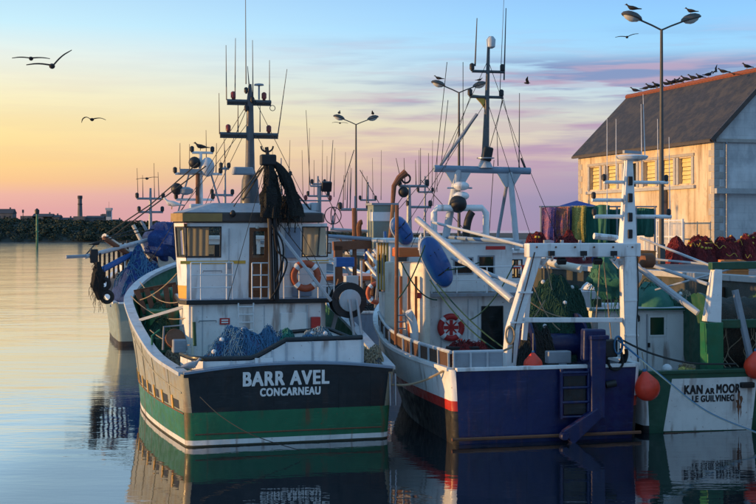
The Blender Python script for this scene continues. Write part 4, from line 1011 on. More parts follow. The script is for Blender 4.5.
# roof clutter on the starboard side
pr = MB(); a, b = A.at(320, 213, 7.0), A.at(320, 186, 7.0); pr.tube([a, b], .045, 6)
pr.tube([A.at(310, 183, 7.0), A.at(310.5, 186, 7.0), A.at(331, 186.5, 7.0)], .03, 6); pr = pr.build('aerial_post', 'galv', ra, smooth=True)
MB().box(A.at(326.5, 186.5, 6.9), (.34, .16, .34), rx=.3).build('floodlight', 'black', pr, bevel=.03)
whip(pr, A.at(310, 184, 7.0), A.at(306, 110, 7.0), .016); whip(pr, A.at(330, 184, 7.0), A.at(333, 140, 7.0), .018)
c_, a, b = cross(pr, 200.5, 292, 331, 'galv', .025, 7.0)
for s_ in (.35, .98): mast_lamp(c_, a.lerp(b, s_), 'lamp_red', .7)
MB().torus(A.at(333, 215.5, 6.4), .28, .016, 'Y', 24, 6).build('direction_loop', 'black', pr); MB().torus(A.at(333, 215.5, 6.4), .28, .016, 'X', 24, 6).build('direction_loop', 'black', pr)
MB().tube([A.at(333, 215.5, 6.4)-Vector((0,0,.45)), A.at(333, 215.5, 6.4)], .03, 6).build('loop_stand', 'galv', pr)
for x_, w, h in ((302, .5, .22), (315, .35, .3), (196, .4, .16)): 
    p = A.at(x_, 212, 7.2); MB().box((p.x, 7.2, z1w+.55), (w, .4, h)).build('roof_box', 'grey_light', rf, bevel=.04)
# lifebuoy
pc = A.at(305.5, 276, 5.34); lifebuoy(MA, pc, .40, .115, 'faded orange lifebuoy with pale bands on the wheelhouse railing of the big white boat')
# net drum to starboard
c_ = A.at(347.5, 300, 5.6); nd = MB(); nd.lathe([(.56,-.24), (.58,-.22), (.58,-.18), (.22,-.16), (.22,.16), (.58,.18), (.58,.24)], 26, Matrix.Translation(c_) @ Matrix.Rotation(R(90), 4, 'X'))
ndo = nd.build('net_drum', 'navy', ra, smooth=True)
MB().lathe([(.26,-.38), (.29,-.36), (.29,-.25)], 22, Matrix.Translation(c_ + Vector((0,0,0))) @ Matrix.Rotation(R(90), 4, 'X')).build('drum_hub', 'grey', ndo, smooth=True)
m_ = MB(); m_.lathe([(.36,.25), (.36,.36), (.32,.38)], 22, Matrix.Translation(c_) @ Matrix.Rotation(R(90), 4, 'X')); m_.build('drum_hub', 'grey_light', ndo, smooth=True)
for dx in (-.06, .2): MB().tube([c_ + Vector((dx, -.44, .05)), c_ + Vector((dx+.22, -.5, -1.7))], .045, 6).build('drum_leg', 'grey_light', ndo, smooth=True)
for s_ in (-1, 1): MB().beam(c_ + Vector((s_*.1, .55, 0)), c_ + Vector((s_*.6, .6, -1.9)), .12, .12).build('drum_stand', 'grey', ndo)
# fore deck gear to port: pounds, boards, winch
zd = lambda y: hA.zr(y) - hA.deck
for k in range(5):
    a, b = A.at(137+k*9.5, 291-k*1.5, 10.6), A.at(146+k*7.5, 314-k*2, 10.2); MB().beam(a, b, .18, .06, (0,1,0)).build('pound_board', 'wood_dark', ra)
a, b = A.at(134, 292, 10.9), A.at(176, 284, 10.9); MB().beam(a, b, .10, .14).build('pound_rail', 'wood_dark', ra)
a, b = A.at(141, 320, 7.6), A.at(187, 306, 6.6); MB().beam(a, b, .26, .09).build('sorting_board', 'grey_light', ra)
MB().b2((-2.9, 9.0, zd(9)), (-1.9, 10.4, zd(9)+.95)).build('fish_locker', 'green', ra, bevel=.04)
MB().b2((-3.0, 6.4, zd(6)-.1), (-2.5, 8.4, zd(6)+.75)).build('deck_locker', 'dark_green', ra, bevel=.04)
wn_ = MB().lathe([(.42,-.5), (.42,-.45), (.18,-.44), (.18,.44), (.42,.45), (.42,.5)], 18, Matrix.Translation((-2.3, 12.0, zd(12)+.6)) @ Matrix.Rotation(R(90), 4, 'Y')).build('trawl_winch', 'green', ra, smooth=True)
for s_ in (-.6, .6): MB().box((-2.3+s_, 12.0, zd(12)+.35), (.08, .6, .7)).build('winch_stand', 'green', wn_)
fr0 = MB(); p = [A.at(x, y, 3.4) for x, y in ((163, 350), (164, 327), (183, 325), (187, 350))]; fr0.tube(p, .035, 6); fr0.tube([A.at(163, 338, 3.4), A.at(186, 337, 3.4)], .03, 6)
fr0 = fr0.build('hauler_frame', 'galv', ra, smooth=True)
MB().lathe([(.28,-.10), (.30,-.06), (.16,-.03), (.16,.03), (.30,.06), (.28,.10)], 18, Matrix.Translation(A.at(175, 339, 3.4)) @ Matrix.Rotation(R(70), 4, 'X')).build('hauler_wheel', 'rust_iron', fr0, smooth=True)
MB().box(A.at(179, 346, 3.2), (.4, .4, .4)).build('hauler_motor', 'grey', fr0, bevel=.04)
MB().tube([A.at(195, 346, 3.9), A.at(194, 322, 3.9)], .05, 6).build('stanchion', 'dark_green', ra)
MB().tube([A.at(152, 352, 4.3), A.at(152, 336, 4.3), A.at(160, 330, 4.3)], .035, 6).build('stanchion', 'green', ra)
for s_ in (0, 1): MB().tube([(3.0-.16*s_, hA.pt(0,1.9)[1]-.06, 1.85), (3.02-.16*s_, hA.pt(0,1)[1]-.1, .95)], .03, 6).build('guard_pipe', 'steel', hA.hull)

# ------------------------------------------------------------------ blue boat with white gantry
B = Frame(4.72, 36.3, R(14)); MBt = B.M
rb = thing('trawler', 'royal blue stern trawler with tall white gantry and white side', 'fishing boat', MBt, 'moored fishing boats')
hB = Hull(rb, 15.0, [(0,2.06), (4,2.1), (7,2.3), (10,2.9), (13,3.5), (15,3.9)],
          [(0,2.82), (.16,2.84), (4,2.98), (7,2.95), (10,2.5), (13,1.2), (15,.03)],
          [(0,2.70), (.16,2.72), (4,2.6), (7,2.2), (10,1.5), (13,.5), (15,.02)],
          [.25, .92, 1.2], ['antifoul', 'black_hull', 'black_hull', 'red', 'white', 'white'], ['antifoul', 'royal', 'royal', 'royal', 'royal'],
          inner='grey', capm='white', capw=.16, deckm='grey', deck=.6, flare=1.1, rake=.02)
# wooden bulwark standing on the rail
def bulwark(H, root, y0, y1, h, n, mat, capm, sg=-1, inset=.1):
    prev = None; pts = []
    for k in range(n):
        ya = y0 + (y1-y0)*k/n; yb = y0 + (y1-y0)*(k+1)/n
        a, b = Vector(H.pt(ya, H.zr(ya))), Vector(H.pt(yb, H.zr(yb))); a.x -= inset; b.x -= inset
        m_ = MB(); e = .012; d = (b-a)*e; vs = []
        for o_ in (0, .05): vs += [(sg*(a.x-o_), a.y+d.y, a.z+.05), (sg*(b.x-o_), b.y-d.y, b.z+.05), (sg*(b.x-o_+.02), b.y-d.y, b.z+h), (sg*(a.x-o_+.02), a.y+d.y, a.z+h)]
        m_.add(vs, [(0,1,2,3), (4,5,6,7), (0,1,5,4), (1,2,6,5), (2,3,7,6), (3,0,4,7)]); m_.build('bulwark_plank', mat, root)
        pts.append((sg*(a.x-.02), a.y, a.z+h))
        MB().beam((sg*(a.x+.04), a.y, a.z+.05), (sg*(a.x+.05), a.y, a.z+h-.02), .05, .05).build('stanchion', 'grey_light', root)
    pts.append((sg*(b.x-.02), b.y, b.z+h)); MB().tube(pts, .055, 8).build('bulwark_rail', capm, root, smooth=True)
bulwark(hB, rb, .3, 8.8, .46, 10, 'wood_dark', 'grey_light'); bulwark(hB, rb, 2.2, 9, .5, 8, 'wood_dark', 'grey_light', 1)
x0, x1 = -2.7, B.at(503, 350, .15).x
for k in range(3):
    a, b = x0 + (x1-x0)*k/3, x0 + (x1-x0)*(k+1)/3; MB().b2((a+.01, .12, 2.11), (b-.01, .18, 2.50)).build('bulwark_plank', 'grey', rb)
    MB().b2((a-.02, .06, 2.11), (a+.03, .12, 2.52)).build('stanchion', 'grey_light', rb)
MB().tube([(x0, .15, 2.53), (x1, .15, 2.53)], .05, 8).build('bulwark_rail', 'grey_light', rb, smooth=True)
MB().tube([(-2.8, -.08, .16), (2.8, -.08, .16)], .05, 6).build('rubbing_strake', 'rust_iron', hB.hull, smooth=True)
for x in (-1.7, -.6, .3): MB().tube([(x, hB.pt(0,.3)[1]-.001, .3), (x, hB.pt(0,1.98)[1]-.001, 1.98)], .006, 4).build('weld_seam', 'royal', hB.hull)
# gantry
gy = .9; G = lambda x, y, yy=gy: B.at(x, y, yy)
gb = MB(); a, b = G(528, 250), G(638, 250); a.z = b.z = (a.z+b.z)/2
gan = MB().beam(a - Vector((.05,0,0)), b, .42, .40).build('gantry_beam', 'white', rb, bevel=.03)
MB().beam(G(536, 252), G(512, 330), .34, .30, (0,1,0)).build('gantry_leg', 'white', gan, bevel=.03)
MB().beam(G(512.5, 328), G(508.5, 368), .34, .34, (0,1,0)).build('gantry_leg', 'white', gan, bevel=.03)
MB().beam(G(628, 256), G(629.5, 368), .40, .40, (0,1,0)).build('gantry_leg', 'white', gan, bevel=.03)
MB().beam(G(517, 320), G(622, 320), .12, .14).build('gantry_crossbar', 'white', gan, bevel=.02)
for x_ in (548, 580, 610):
    p = G(x_, 252.5); MB().box(p + Vector((0,-.27,-.02)), (.16,.12,.14)).build('lug', 'black', gan)
    MB().torus(p + Vector((0,-.30,-.16)), .07, .02, 'X', 12, 6).build('shackle', 'steel', gan)
for x_ in (545, 562, 580): MB().tube([G(x_, 249), G(x_, 240)], .05, 6).build('beam_pin', 'steel', gan)
MB().beam(G(531, 262, 1.5), G(524, 340, 1.5), .14, .12, (0,1,0)).build('gantry_strut', 'white', gan)
for x_ in (540, 618):                                          # gusset plates, flood lamps, cable runs
    p = G(x_, 258.5); MB().prism([(-.28, 0), (.28, 0), (0, -.30)], -.03, .03).build('gusset', 'white', gan).matrix_local = Matrix.Translation(p) @ Matrix.Rotation(R(90), 4, 'X')
for x_ in (560, 596):
    p = G(x_, 259); MB().box(p + Vector((0,-.12,-.06)), (.26,.16,.16), rx=.5).build('flood_lamp', 'black', gan, bevel=.02); MB().tube([p + Vector((0,0,.1)), p + Vector((0,-.1,0))], .02, 5).build('lamp_bracket', 'steel', gan)
MB().tube(spline([G(634, 256)+Vector((0,-.22,0)), G(635, 290)+Vector((0,-.22,0)), G(633.5, 330)+Vector((0,-.22,0)), G(635, 362)+Vector((0,-.22,0))], 6), .018, 5).build('cable', 'rubber', gan)
MB().tube(spline([G(532, 252)+Vector((0,-.22,0)), G(524, 285)+Vector((0,-.2,0)), G(513, 325)+Vector((0,-.2,0)), G(510, 362)+Vector((0,-.2,0))], 6), .018, 5).build('cable', 'rubber', gan)
for x_, y_ in ((628.3, 300), (628.8, 335), (523, 292), (515, 322)): MB().box(G(x_, y_)+Vector((0,-.19,0)), (.44,.05,.05)).build('weld_collar', 'white', gan)
for k in range(6): MB().lathe([(.028,0), (.028,.03)], 6, Matrix.Translation(G(534+k*19, 247)+Vector((0,-.215,0))) @ Matrix.Rotation(R(90), 4, 'X')).build('bolt', 'rust_iron', gan)
# light mast on the gantry
my = 1.0; m0, m1 = G(627.5, 244, my), G(628.5, 160, my)
lm = MB().beam(m0, m1, .46, .34, (0,1,0), .20, .2).build('light_mast', 'white', rb, bevel=.02)
for f in (.12, .32, .55, .75): p = m0.lerp(m1, f); MB().box(p + Vector((0,-.18+.05*f,0)), (.14, .06, .26)).build('mast_slot', 'black', lm, bevel=.02)
for y_, x0, x1, r in ((182, 604, 668, .05), (216.5, 594, 671, .06), (200, 592, 624, .055)):
    a, b = G(x0, y_, my), G(x1, y_, my); b.z = a.z; c_ = MB().tube([a, b], r, 8).build('mast_arm', 'white', lm, smooth=True)
    for s_ in ((.0, .97) if x1 > 650 else (.05,)): mast_lamp(c_, a.lerp(b, s_) + Vector((0,0,.02)), 'black', .8)
p = G(632, 157, my); MB().lathe([(.12,-.12), (.30,-.06), (.34,.02), (.30,.05), (.05,.08)], 14, Matrix.Translation(p) @ Matrix.Diagonal((1.5,1,1,1))).build('radar', 'white', lm, smooth=True)
MB().box(p + Vector((0,0,.14)), (.72,.08,.09), rz=.4).build('radar_bar', 'grey', lm)
for x0, y0, x1, y1 in ((607, 216, 607, 118), (616, 182, 616, 119), (645, 160, 643, 94), (642, 182, 641, 104), (658, 182, 657.5, 119), (670, 216, 669, 137)): whip(lm, G(x0, y0, my), G(x1, y1, my), .016, 'pipe_white')
# stern gear: navy roller post and foot
sp_ = MB(); a, b = B.at(596, 337, -.12), B.at(596, 418, -.25)
st_ = MB().beam(a, b, .46, .40, (0,1,0), .40, .36).build('stern_post', 'royal', rb, bevel=.03)
MB().box(a + Vector((.02,0,.0)), (.55,.5,.12)).build('post_cap', 'royal', st_, bevel=.02)
MB().beam(B.at(598, 412, -.3), B.at(567, 438, -.35), .30, .34, (0,1,0), .5, .2).build('post_foot', 'royal', st_, bevel=.03)
p = B.at(564, 436, -.4); MB().lathe([(.10,-.12), (.12,-.08), (.12,.08), (.10,.12)], 14, Matrix.Translation(p) @ Matrix.Rotation(R(90), 4, 'X')).build('roller', 'royal', st_, smooth=True)
MB().box(B.at(574, 374, -.14), (.85,.14,.10)).build('ladder_head', 'royal', hB.hull, bevel=.02)
MB().tube([B.at(606, 385, -.15), B.at(616, 383, -.2)], .10, 10).build('exhaust_outlet', 'black', hB.hull, smooth=True)
# navy trawl door stowed upright against the stern, with its frame
q0, q1 = B.at(561, 417, -.16), B.at(588, 372, -.16)
td = MB().b2((q0.x+.07, -.20, q0.z+.05), (q1.x-.07, -.10, q1.z-.05)).build('stern_door', 'navy', rb, bevel=.02)
for xx in (q0.x, q1.x): MB().tube([(xx, -.2, q0.z-.05), (xx, -.2, q1.z+.1)], .055, 8).build('door_frame', 'royal', td, smooth=True)
for f in (0., .33, .66, 1.): zz = q0.z + (q1.z-q0.z)*f; MB().tube([(q0.x, -.22, zz), (q1.x, -.22, zz)], .04, 8).build('door_bar', 'royal', td, smooth=True)
MB().beam(B.at(582, 345, -.05), B.at(604, 345, -.05), .3, .9).build('winch_housing', 'royal', st_, bevel=.05)
for k in range(5): MB().torus(B.at(611+k*1.2, 356+k*1.5, .1-.05*k), .34-.03*k, .035, 'Y', 20, 6, (math.pi*(.7+.05*k), math.pi*2.2)).build('hose', 'rubber', rb, smooth=True)
MB().box(B.at(607, 348, .25), (.5,.4,.5)).build('valve_block', 'navy', rb, bevel=.04)
# clutter behind the stern: rope coils, hydraulic block
MB().torus(B.at(613, 354, .3), .42, .06, 'Y', 22, 6, (math.pi*.9, math.pi*2.1)).build('hose', 'rubber', rb, smooth=True)
MB().torus(B.at(615, 356, .35), .30, .05, 'Y', 22, 6, (math.pi*.8, math.pi*2.05)).build('hose', 'rubber', rb, smooth=True)
MB().box(B.at(558, 357, .7), (.7,.3,.35)).build('hydraulic_box', 'grey', rb, bevel=.03)
buoy_fender(MBt, B.at(533, 365, .3), .27, 'orange buoy half hidden behind the blue stern rail')
buoy_fender(MBt @ Matrix.Translation((0,0,0)), B.at(647, 388, -.05), .37, 'orange buoy fender hanging between the blue stern and the white one', tilt=-.15)
nd = MB().lathe([(.95,-.9), (.95,-.82), (.35,-.8), (.35,.8), (.95,.82), (.95,.9)], 24, Matrix.Translation(B.at(550, 345, 3.0)) @ Matrix.Rotation(R(90), 4, 'Y')).build('net_drum', 'royal', rb, smooth=True)
net_heap('fishing_net', 'net_green', B.at(556, 300, 3.8).x, 3.8, 1.9, 1.25, .95, 2.35, 21, M=MBt, strands=480, strand_mat='rope_green', lump=.3, label='dark green trawl net piled high inside the white gantry', floats=5, float_mat='canvas_white', group='nets on the boats')
net_heap('fishing_net', 'net_black', B.at(537, 330, 2.6).x, 2.6, 1.5, .7, .6, 1.5, 23, M=MBt, strands=120, strand_mat='rope_dark', label='black net under the green trawl net by the gantry leg', group='nets on the boats')
net_heap('fishing_net', 'net_red', B.at(466, 350, 4.4).x, 4.4, 1.75, .85, .5, .75, 24, M=MBt, strands=100, strand_mat='net_red', label='dark red net lying below the round red lifebuoy board', floats=2, group='nets on the boats')
# wheelhouse of the blue boat
wy = 6.4
W = lambda x, y, yy=wy: B.at(x, y, yy)
xl, xr = W(403, 300).x, W(519, 300).x
z0b, z1b = 1.5, W(450, 296).z
lower, _ = poly_house(rb, 'deckhouse', [(W(424,300).x, wy), (xr, wy), (xr, wy+3.6), (xl+.1, wy+3.6), (xl+.1, wy+.9)], z0b, z1b, 'white')
MB().prism([(W(430,300).x-.1, wy-.35), (xr+.1, wy-.35), (xr+.1, wy), (W(430,300).x-.1, wy)], z1b, z1b+.10).build('canopy', 'grey', lower)
a, b = W(481, 306), W(503, 346); MB().b2((a.x, wy-.05, b.z-.6), (b.x, wy-.005, a.z)).build('door', 'navy', lower, bevel=.02)
for x_ in (441, 468, 478): p = W(x_, 320); MB().b2((p.x-.012, wy-.014, 1.8), (p.x+.012, wy-.002, z1b-.1)).build('plate_seam', 'grey_light', lower)
U = [(W(440,300).x, wy+.8), (xr+.05, wy+.8), (xr+.05, wy+3.4), (xl-.05, wy+3.4), (xl-.05, wy+1.6)]
z2b = B.at(450, 243, wy+1).z
uo = {0: [(.75, .62, 1.35, 1.1), (1.6, .5, 2.1, 1.15)], 4: [(.25, .55, .62, 1.2)], 3: [(.25, .55, .85, 1.2), (1.0, .55, 1.6, 1.2)], 2: [(.3,.55,1.1,1.2), (1.4,.55,2.2,1.2)]}
up_, frs = poly_house(rb, 'wheelhouse', U, z1b+.1, z2b, 'white', uo)
for f_ in frs: window_in(up_, f_, 'grey', 'glass_dark', .05)
ur = MB().prism([(x*1.06+.02, wy+2+(y-wy-2)*1.12) for x, y in U], z2b, z2b+.16).build('roof', 'white', up_, bevel=.04)
MB().b2((B.at(486,240,wy+.5).x, wy+.45, z2b-.22), (B.at(505,240,wy+.5).x, wy+.55, z2b-.10)).build('name_board', 'red', up_)
for k in range(4): MB().tube([(U[4][0]-.03, U[4][1]+.15+.4*k, z1b+.1), (U[4][0]-.03, U[4][1]+.15+.4*k, z2b)], .03, 6).build('hand_rail', 'yellow', up_)
railing(rb, [(W(430,300).x, wy-.2, z1b+.1), (W(455,300).x, wy-.2, z1b+.1), (W(485,300).x, wy-.2, z1b+.1), (xr, wy-.2, z1b+.1)], .85, 2)
# port casing glowing in the sun, with vent pipes
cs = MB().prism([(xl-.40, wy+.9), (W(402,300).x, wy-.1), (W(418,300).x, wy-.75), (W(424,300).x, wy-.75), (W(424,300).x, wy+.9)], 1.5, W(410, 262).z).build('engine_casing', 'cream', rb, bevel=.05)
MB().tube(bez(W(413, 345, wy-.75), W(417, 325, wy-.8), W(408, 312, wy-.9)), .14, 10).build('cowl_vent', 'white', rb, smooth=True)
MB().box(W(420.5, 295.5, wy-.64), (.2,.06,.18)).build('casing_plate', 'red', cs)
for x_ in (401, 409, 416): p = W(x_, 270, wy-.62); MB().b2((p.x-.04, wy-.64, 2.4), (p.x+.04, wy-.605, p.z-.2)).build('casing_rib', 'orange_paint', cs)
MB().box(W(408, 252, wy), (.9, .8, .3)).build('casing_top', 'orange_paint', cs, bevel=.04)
MB().tube([W(397, 205, wy-1), W(396, 345, wy-1)], .06, 8).build('boom_post', 'rust_iron', rb, smooth=True)
# blue boards (trawl doors) hung on the quarter
def trawl_door(fr, c, L0, w, ang, mat, label, yaw=.3):
    rt = thing('trawl_door', label, 'trawl door', fr.M @ Matrix.Translation(c) @ Matrix.Rotation(yaw, 4, 'Z') @ Matrix.Rotation(ang, 4, 'Y'), 'trawl doors')
    n_ = 24; out = [(w/2*math.sin(2*math.pi*k/n_), L0/2*math.copysign(abs(math.cos(2*math.pi*k/n_))**.7, math.cos(2*math.pi*k/n_))) for k in range(n_)]
    m_ = MB(); vs = []
    for f, d in ((1., .05), (1., -.06), (.92, -.12), (.72, -.18), (.4, -.22), (.05, -.23)): vs += [(x*f, d + .02*math.sin(z*9), z*(f*.5+.5)) for x, z in out]
    m_.add(vs, [(r*n_+i, r*n_+(i+1) % n_, (r+1)*n_+(i+1) % n_, (r+1)*n_+i) for r in range(5) for i in range(n_)] + [tuple(range(n_)), tuple(range(5*n_, 6*n_))]); bd = m_.build('board', mat, rt, smooth=True)
    MB().tube([(x, -.03, z) for x, z in out] + [(out[0][0], -.03, out[0][1])], .035, 6).build('edge_band', 'grey_light', rt, smooth=True)
    for z in (-.2, .2): MB().tube([(-w*.42, -.10, z*L0), (-w*.2, -.215, z*L0), (w*.2, -.215, z*L0), (w*.42, -.10, z*L0)], .022, 6).build('strap', 'rubber', rt)
    return rt
trawl_door(B, W(435.5, 262, 4.9), 1.75, .82, R(-32), 'blue', 'blue oval trawl door hanging tilted before the deckhouse of the blue boat')
trawl_door(B, W(401, 231, 6.0), 1.0, .6, R(-38), 'blue', 'smaller blue trawl door hung left of the white boom')
net_heap('float_line', 'canvas_white', W(421, 240, 4.8).x, 4.8, W(421, 250, 4.8).z, .10, .10, .5, 31, M=MBt, strands=20, label='white rope bundle tied above the blue oval trawl door', cat='rope')
# boom, frames, mast
MB().tube([W(417, 219, 5.0), W(512, 300, 1.4)], .10, 10, r1=.11).build('boom', 'grey_light', rb, smooth=True)
MB().tube([W(432, 222, 5.3), W(524, 246, 1.2)], .045, 8).build('boom', 'grey_light', rb, smooth=True)
MB().tube([W(452, 258, 5.0), W(518, 286, 1.2)], .06, 8).build('boom', 'grey_light', rb, smooth=True)
MB().tube([W(447, 237, 5.8), W(522, 243, 2.0)], .06, 8).build('boom', 'grey_blue', rb, smooth=True)
uf = [W(434, 240, 7.2), W(434, 213, 7.2), W(437, 208, 7.2), W(482, 208, 7.2), W(486, 213, 7.2), W(486, 240, 7.2)]
MB().tube(uf, .11, 10).build('guard_frame', 'white', rb, smooth=True)
MB().tube(bez(W(466, 240, 7.0), W(466, 220, 7.0), W(472, 212, 7.0)), .13, 10).build('exhaust_pipe', 'black', rb, smooth=True)
A0, A1 = W(434, 168.5, 7.6), W(530, 171, 7.6)
tr_ = MB().tube([A0, A1], .12, 10).build('portal_mast', 'grey_blue', rb, smooth=True)
MB().tube([W(458, 170, 7.6), W(444, 246, 7.6)], .13, 10).build('mast_leg', 'grey_light', tr_, smooth=True)
MB().tube([W(510, 172, 7.6), W(517, 250, 7.0)], .10, 10).build('mast_leg', 'grey_light', tr_, smooth=True); MB().tube([W(509, 172, 7.6), W(497, 240, 8.6)], .06, 8).build('mast_leg', 'grey', tr_, smooth=True)
MB().tube([W(440, 166, 7.6), W(477, 114, 7.6)], .055, 8).build('mast_brace', 'grey', tr_, smooth=True)
MB().tube([W(526, 171, 7.6), W(521, 158, 7.6)], .03, 6).build('bracket', 'black', tr_)
for x_ in (458, 509): p = W(x_, 172, 7.6); MB().prism([(-.45,0), (.45,0), (.15,-.5), (-.15,-.5)], -.05, .05).build('gusset', 'grey_light', tr_).matrix_local = Matrix.Translation(p) @ Matrix.Rotation(R(90), 4, 'X')
um = MB().tube([W(485, 168, 7.6), W(487, 100, 7.6), W(488.5, 47, 7.6)], [.14, .08, .05], 10).build('topmast', 'mast_dark', tr_, smooth=True)
MB().lathe([(.28,0), (.12,.35), (.11,.5)], 12, Matrix.Translation(W(485, 168, 7.6))).build('topmast_foot', 'grey_light', um, smooth=True)
m_ = MB(); pl = [W(473, 94.5, 7.6), W(486, 96, 7.6), W(486.5, 111, 7.6), W(481, 103, 7.6)]; m_.add(pl + [p + Vector((0,.06,0)) for p in pl], [(0,1,2,3), (4,5,6,7), (0,1,5,4), (1,2,6,5), (2,3,7,6), (3,0,4,7)]); m_.build('mast_bracket', 'yellow', um)
for y_, x0, x1 in ((71, 472, 504), (96.5, 470, 503)):
    a, b = W(x0, y_, 7.6), W(x1, y_, 7.6); b.z = a.z; c_ = MB().tube([a, b], .05, 8).build('crosstree', 'mast_dark', um, smooth=True)
    for s_ in (.0, .95): mast_lamp(c_, a.lerp(b, s_), 'black')
p = W(491, 44, 7.6); MB().lathe([(.05,-.15), (.14,-.1), (.16,.15), (.08,.26)], 12, Matrix.Translation(p)).build('camera_dome', 'grey_light', um, smooth=True)
MB().box(W(487, 154, 7.5), (.32, .3, .48), ry=.2).build('speaker_horn', 'black', um, bevel=.05); MB().lathe([(.03,0), (.30,.05), (.30,.08)], 14, Matrix.Translation(W(485.5, 160, 7.5))).build('lamp_shade', 'steel', um, smooth=True)
for x0, y0, x1, y1, r in ((475, 66, 477, 18, .03), (504, 80, 506, 8, .028), (500, 90, 504, -4, .014), (503, 96, 496, 130, .014), (519, 168, 519.5, 93, .022), (498, 166, 497, 132, .018)): whip(um, W(x0, y0, 7.6), W(x1, y1, 7.6), r)
for p_, q_ in (((436, 166), (447, 62)), ((441, 166), (448, 100)), ((489, 150), (503, 100)), ((489, 236), (494, 160)), ((433, 206), (436, 172)), ((463, 167), (463, 62))): stay(tr_, W(*p_, 7.7), W(*q_, 7.7), .012)
for z_, mat in ((186, 'white'), (196, 'white')): 
    p = W(461, z_, 7.3); MB().ball(p, .26, 12, (1.1,1,.6)).build('dome_antenna', mat, tr_, smooth=True)
MB().ball(W(458, 204, 7.2), .30, 12).build('horn_speaker', 'black', tr_, smooth=True)
MB().tube([W(447, 188, 7.3), W(472, 188, 7.3)], .03, 6).build('lamp_bar', 'grey_light', tr_)
# round red board with a cross, hung on the deckhouse
pc = W(451, 327.5, wy-.12); lb_ = lifebuoy(MBt, pc, .36, .10, 'red lifebuoy with a red cross board on the deckhouse of the blue boat', 'ring_red')
MB().lathe([(.02,-.015), (.30,-.012), (.30,.02)], 24, Matrix.Rotation(R(90), 4, 'X')).build('board', 'letter_white', lb_)
for a_, wd in ((0, .11), (90, .11), (45, .05), (135, .05)): MB().box((0, -.03 if wd > .1 else -.024, 0), (.50, .012, wd), ry=R(a_)).build('cross_bar', 'ring_red', lb_)
# loose lines over the deckhouse
for p_, q_, d_ in (((437, 284), (507, 350), .15), ((430, 280), (500, 352), .25), ((446, 270), (480, 262), .05), ((401, 262), (437, 300), .3), ((425, 245), (397, 300), .2), ((515, 262), (470, 320), .3)):
    stay(rb, W(*p_, 4.4), W(*q_, 1.6 if q_[0] > 490 else 4.6), .022, 'rope_green', d_, 'line')
for p_, q_, d_ in (((528, 300), (575, 318), .15), ((533, 285), (560, 330), .2), ((600, 262), (596, 320), .05), ((604, 262), (612, 345), .02), ((545, 256), (552, 290), .02), ((521, 330), (545, 300), .1)):
    stay(rb, B.at(*p_, 1.6), B.at(*q_, 1.4), .018, 'rope_tan', d_, 'line')
# small things on deck
ladder(rb, W(404, 345, wy-.9), W(400, 312, wy-.9), .3, 'galv', 5, .025)
for x_, w_ in ((455, .5), (473, .35)): MB().box(W(x_, 350, 4.2), (w_,.3,.22)).build('deck_box', 'black', rb, bevel=.03)

# ------------------------------------------------------------------ green and white boat
D = Frame(10.0, 38.2, R(13)); MD = D.M
rd_ = thing('trawler', 'green and white fishing boat with rusty white stern lettered KAN AR MOOR', 'fishing boat', MD, 'moored fishing boats')
hD = Hull(rd_, 12.5, [(0,1.75), (3,1.8), (6,2.1), (9,2.8), (12.5,3.4)], [(0,2.42), (.16,2.46), (4,2.5), (7,2.3), (10,1.3), (12.5,.03)],
          [(0,2.30), (.16,2.34), (4,2.2), (7,1.8), (10,.7), (12.5,.02)], [.22, .8, 1.3], ['antifoul', 'black_hull', 'white', 'white', 'dark_green', 'dark_green'], ['antifoul', 'dark_green', 'dark_green', 'dark_green', 'dark_green'],
          inner='dark_green', capm='dark_green', capw=.2, deckm='grey', deck=.7, rake=.03, flare=1.2)
pw = [D.at(x, y, -.05) for x, y in ((672, 379), (664, 431.5), (752, 429.5), (757, 376.5))]
m_ = MB(); vs = [(p.x, hD.pt(0, p.z)[1]-.014, p.z) for p in pw]; m_.add(vs + [(x, y+.02, z) for x, y, z in vs], [(0,1,2,3), (4,5,6,7), (0,1,5,4), (1,2,6,5), (2,3,7,6), (3,0,4,7)]); wp = m_.build('name_panel', 'boot_white', hD.hull)
tl = R(90) + math.atan(.03)
pa, pb = D.at(684, 394.5, -.05), D.at(739, 392.5, -.05)
def ttl(nm, body, size, x0, x1, y0, y1):
    a, b = D.at(x0, y0, -.05), D.at(x1, y1, -.05)
    text_mesh(nm, body, size, 'letter_black', wp, ((a.x+b.x)/2, hD.pt(0, a.z)[1]-.022, a.z), tl, R(-1.2)*0, width=(b-a).length, bold=.044)
ttl('ship_name', 'KAN', .36, 684, 702.5, 394.5, 394.2); ttl('ship_name', 'AR', .24, 705, 714.5, 394.2, 394); ttl('ship_name', 'MOOR', .36, 716, 739.5, 393.4, 392.6)
ttl('port_name', 'LE GUILVINEC', .26, 692, 734, 402.3, 401.0)
p = D.at(747, 385, -.1); MB().box(p, (.42,.2,.16)).build('fairlead', 'black', hD.hull, bevel=.03); 
for x_, y0, y1 in ((739, 391, 424), (741, 396, 418), (738, 400, 414)):
    a, b = D.at(x_, y0, -.05), D.at(x_, y1, -.05); rn = random.Random(x_); m_ = MB(); vs = []
    for k in range(9):                                         # a ragged run of rust, wide at the fitting and tapering down
        z_ = a.z + (b.z-a.z)*k/8; w_ = .05*(1-k/8.5)*rn.uniform(.55, 1.25); o_ = rn.uniform(-.012, .012); y_ = hD.pt(0, z_)[1]-.0165
        vs += [(a.x+o_-w_, y_, z_), (a.x+o_+w_, y_, z_)]
    m_.add(vs, [(2*k, 2*k+1, 2*k+3, 2*k+2) for k in range(8)]); m_.build('rust_run', 'rust_iron', wp)
MB().tube([D.at(664, 434, -.1), D.at(765, 432, -.1)], .05, 6).build('rubbing_strake', 'wood_dark', hD.hull)
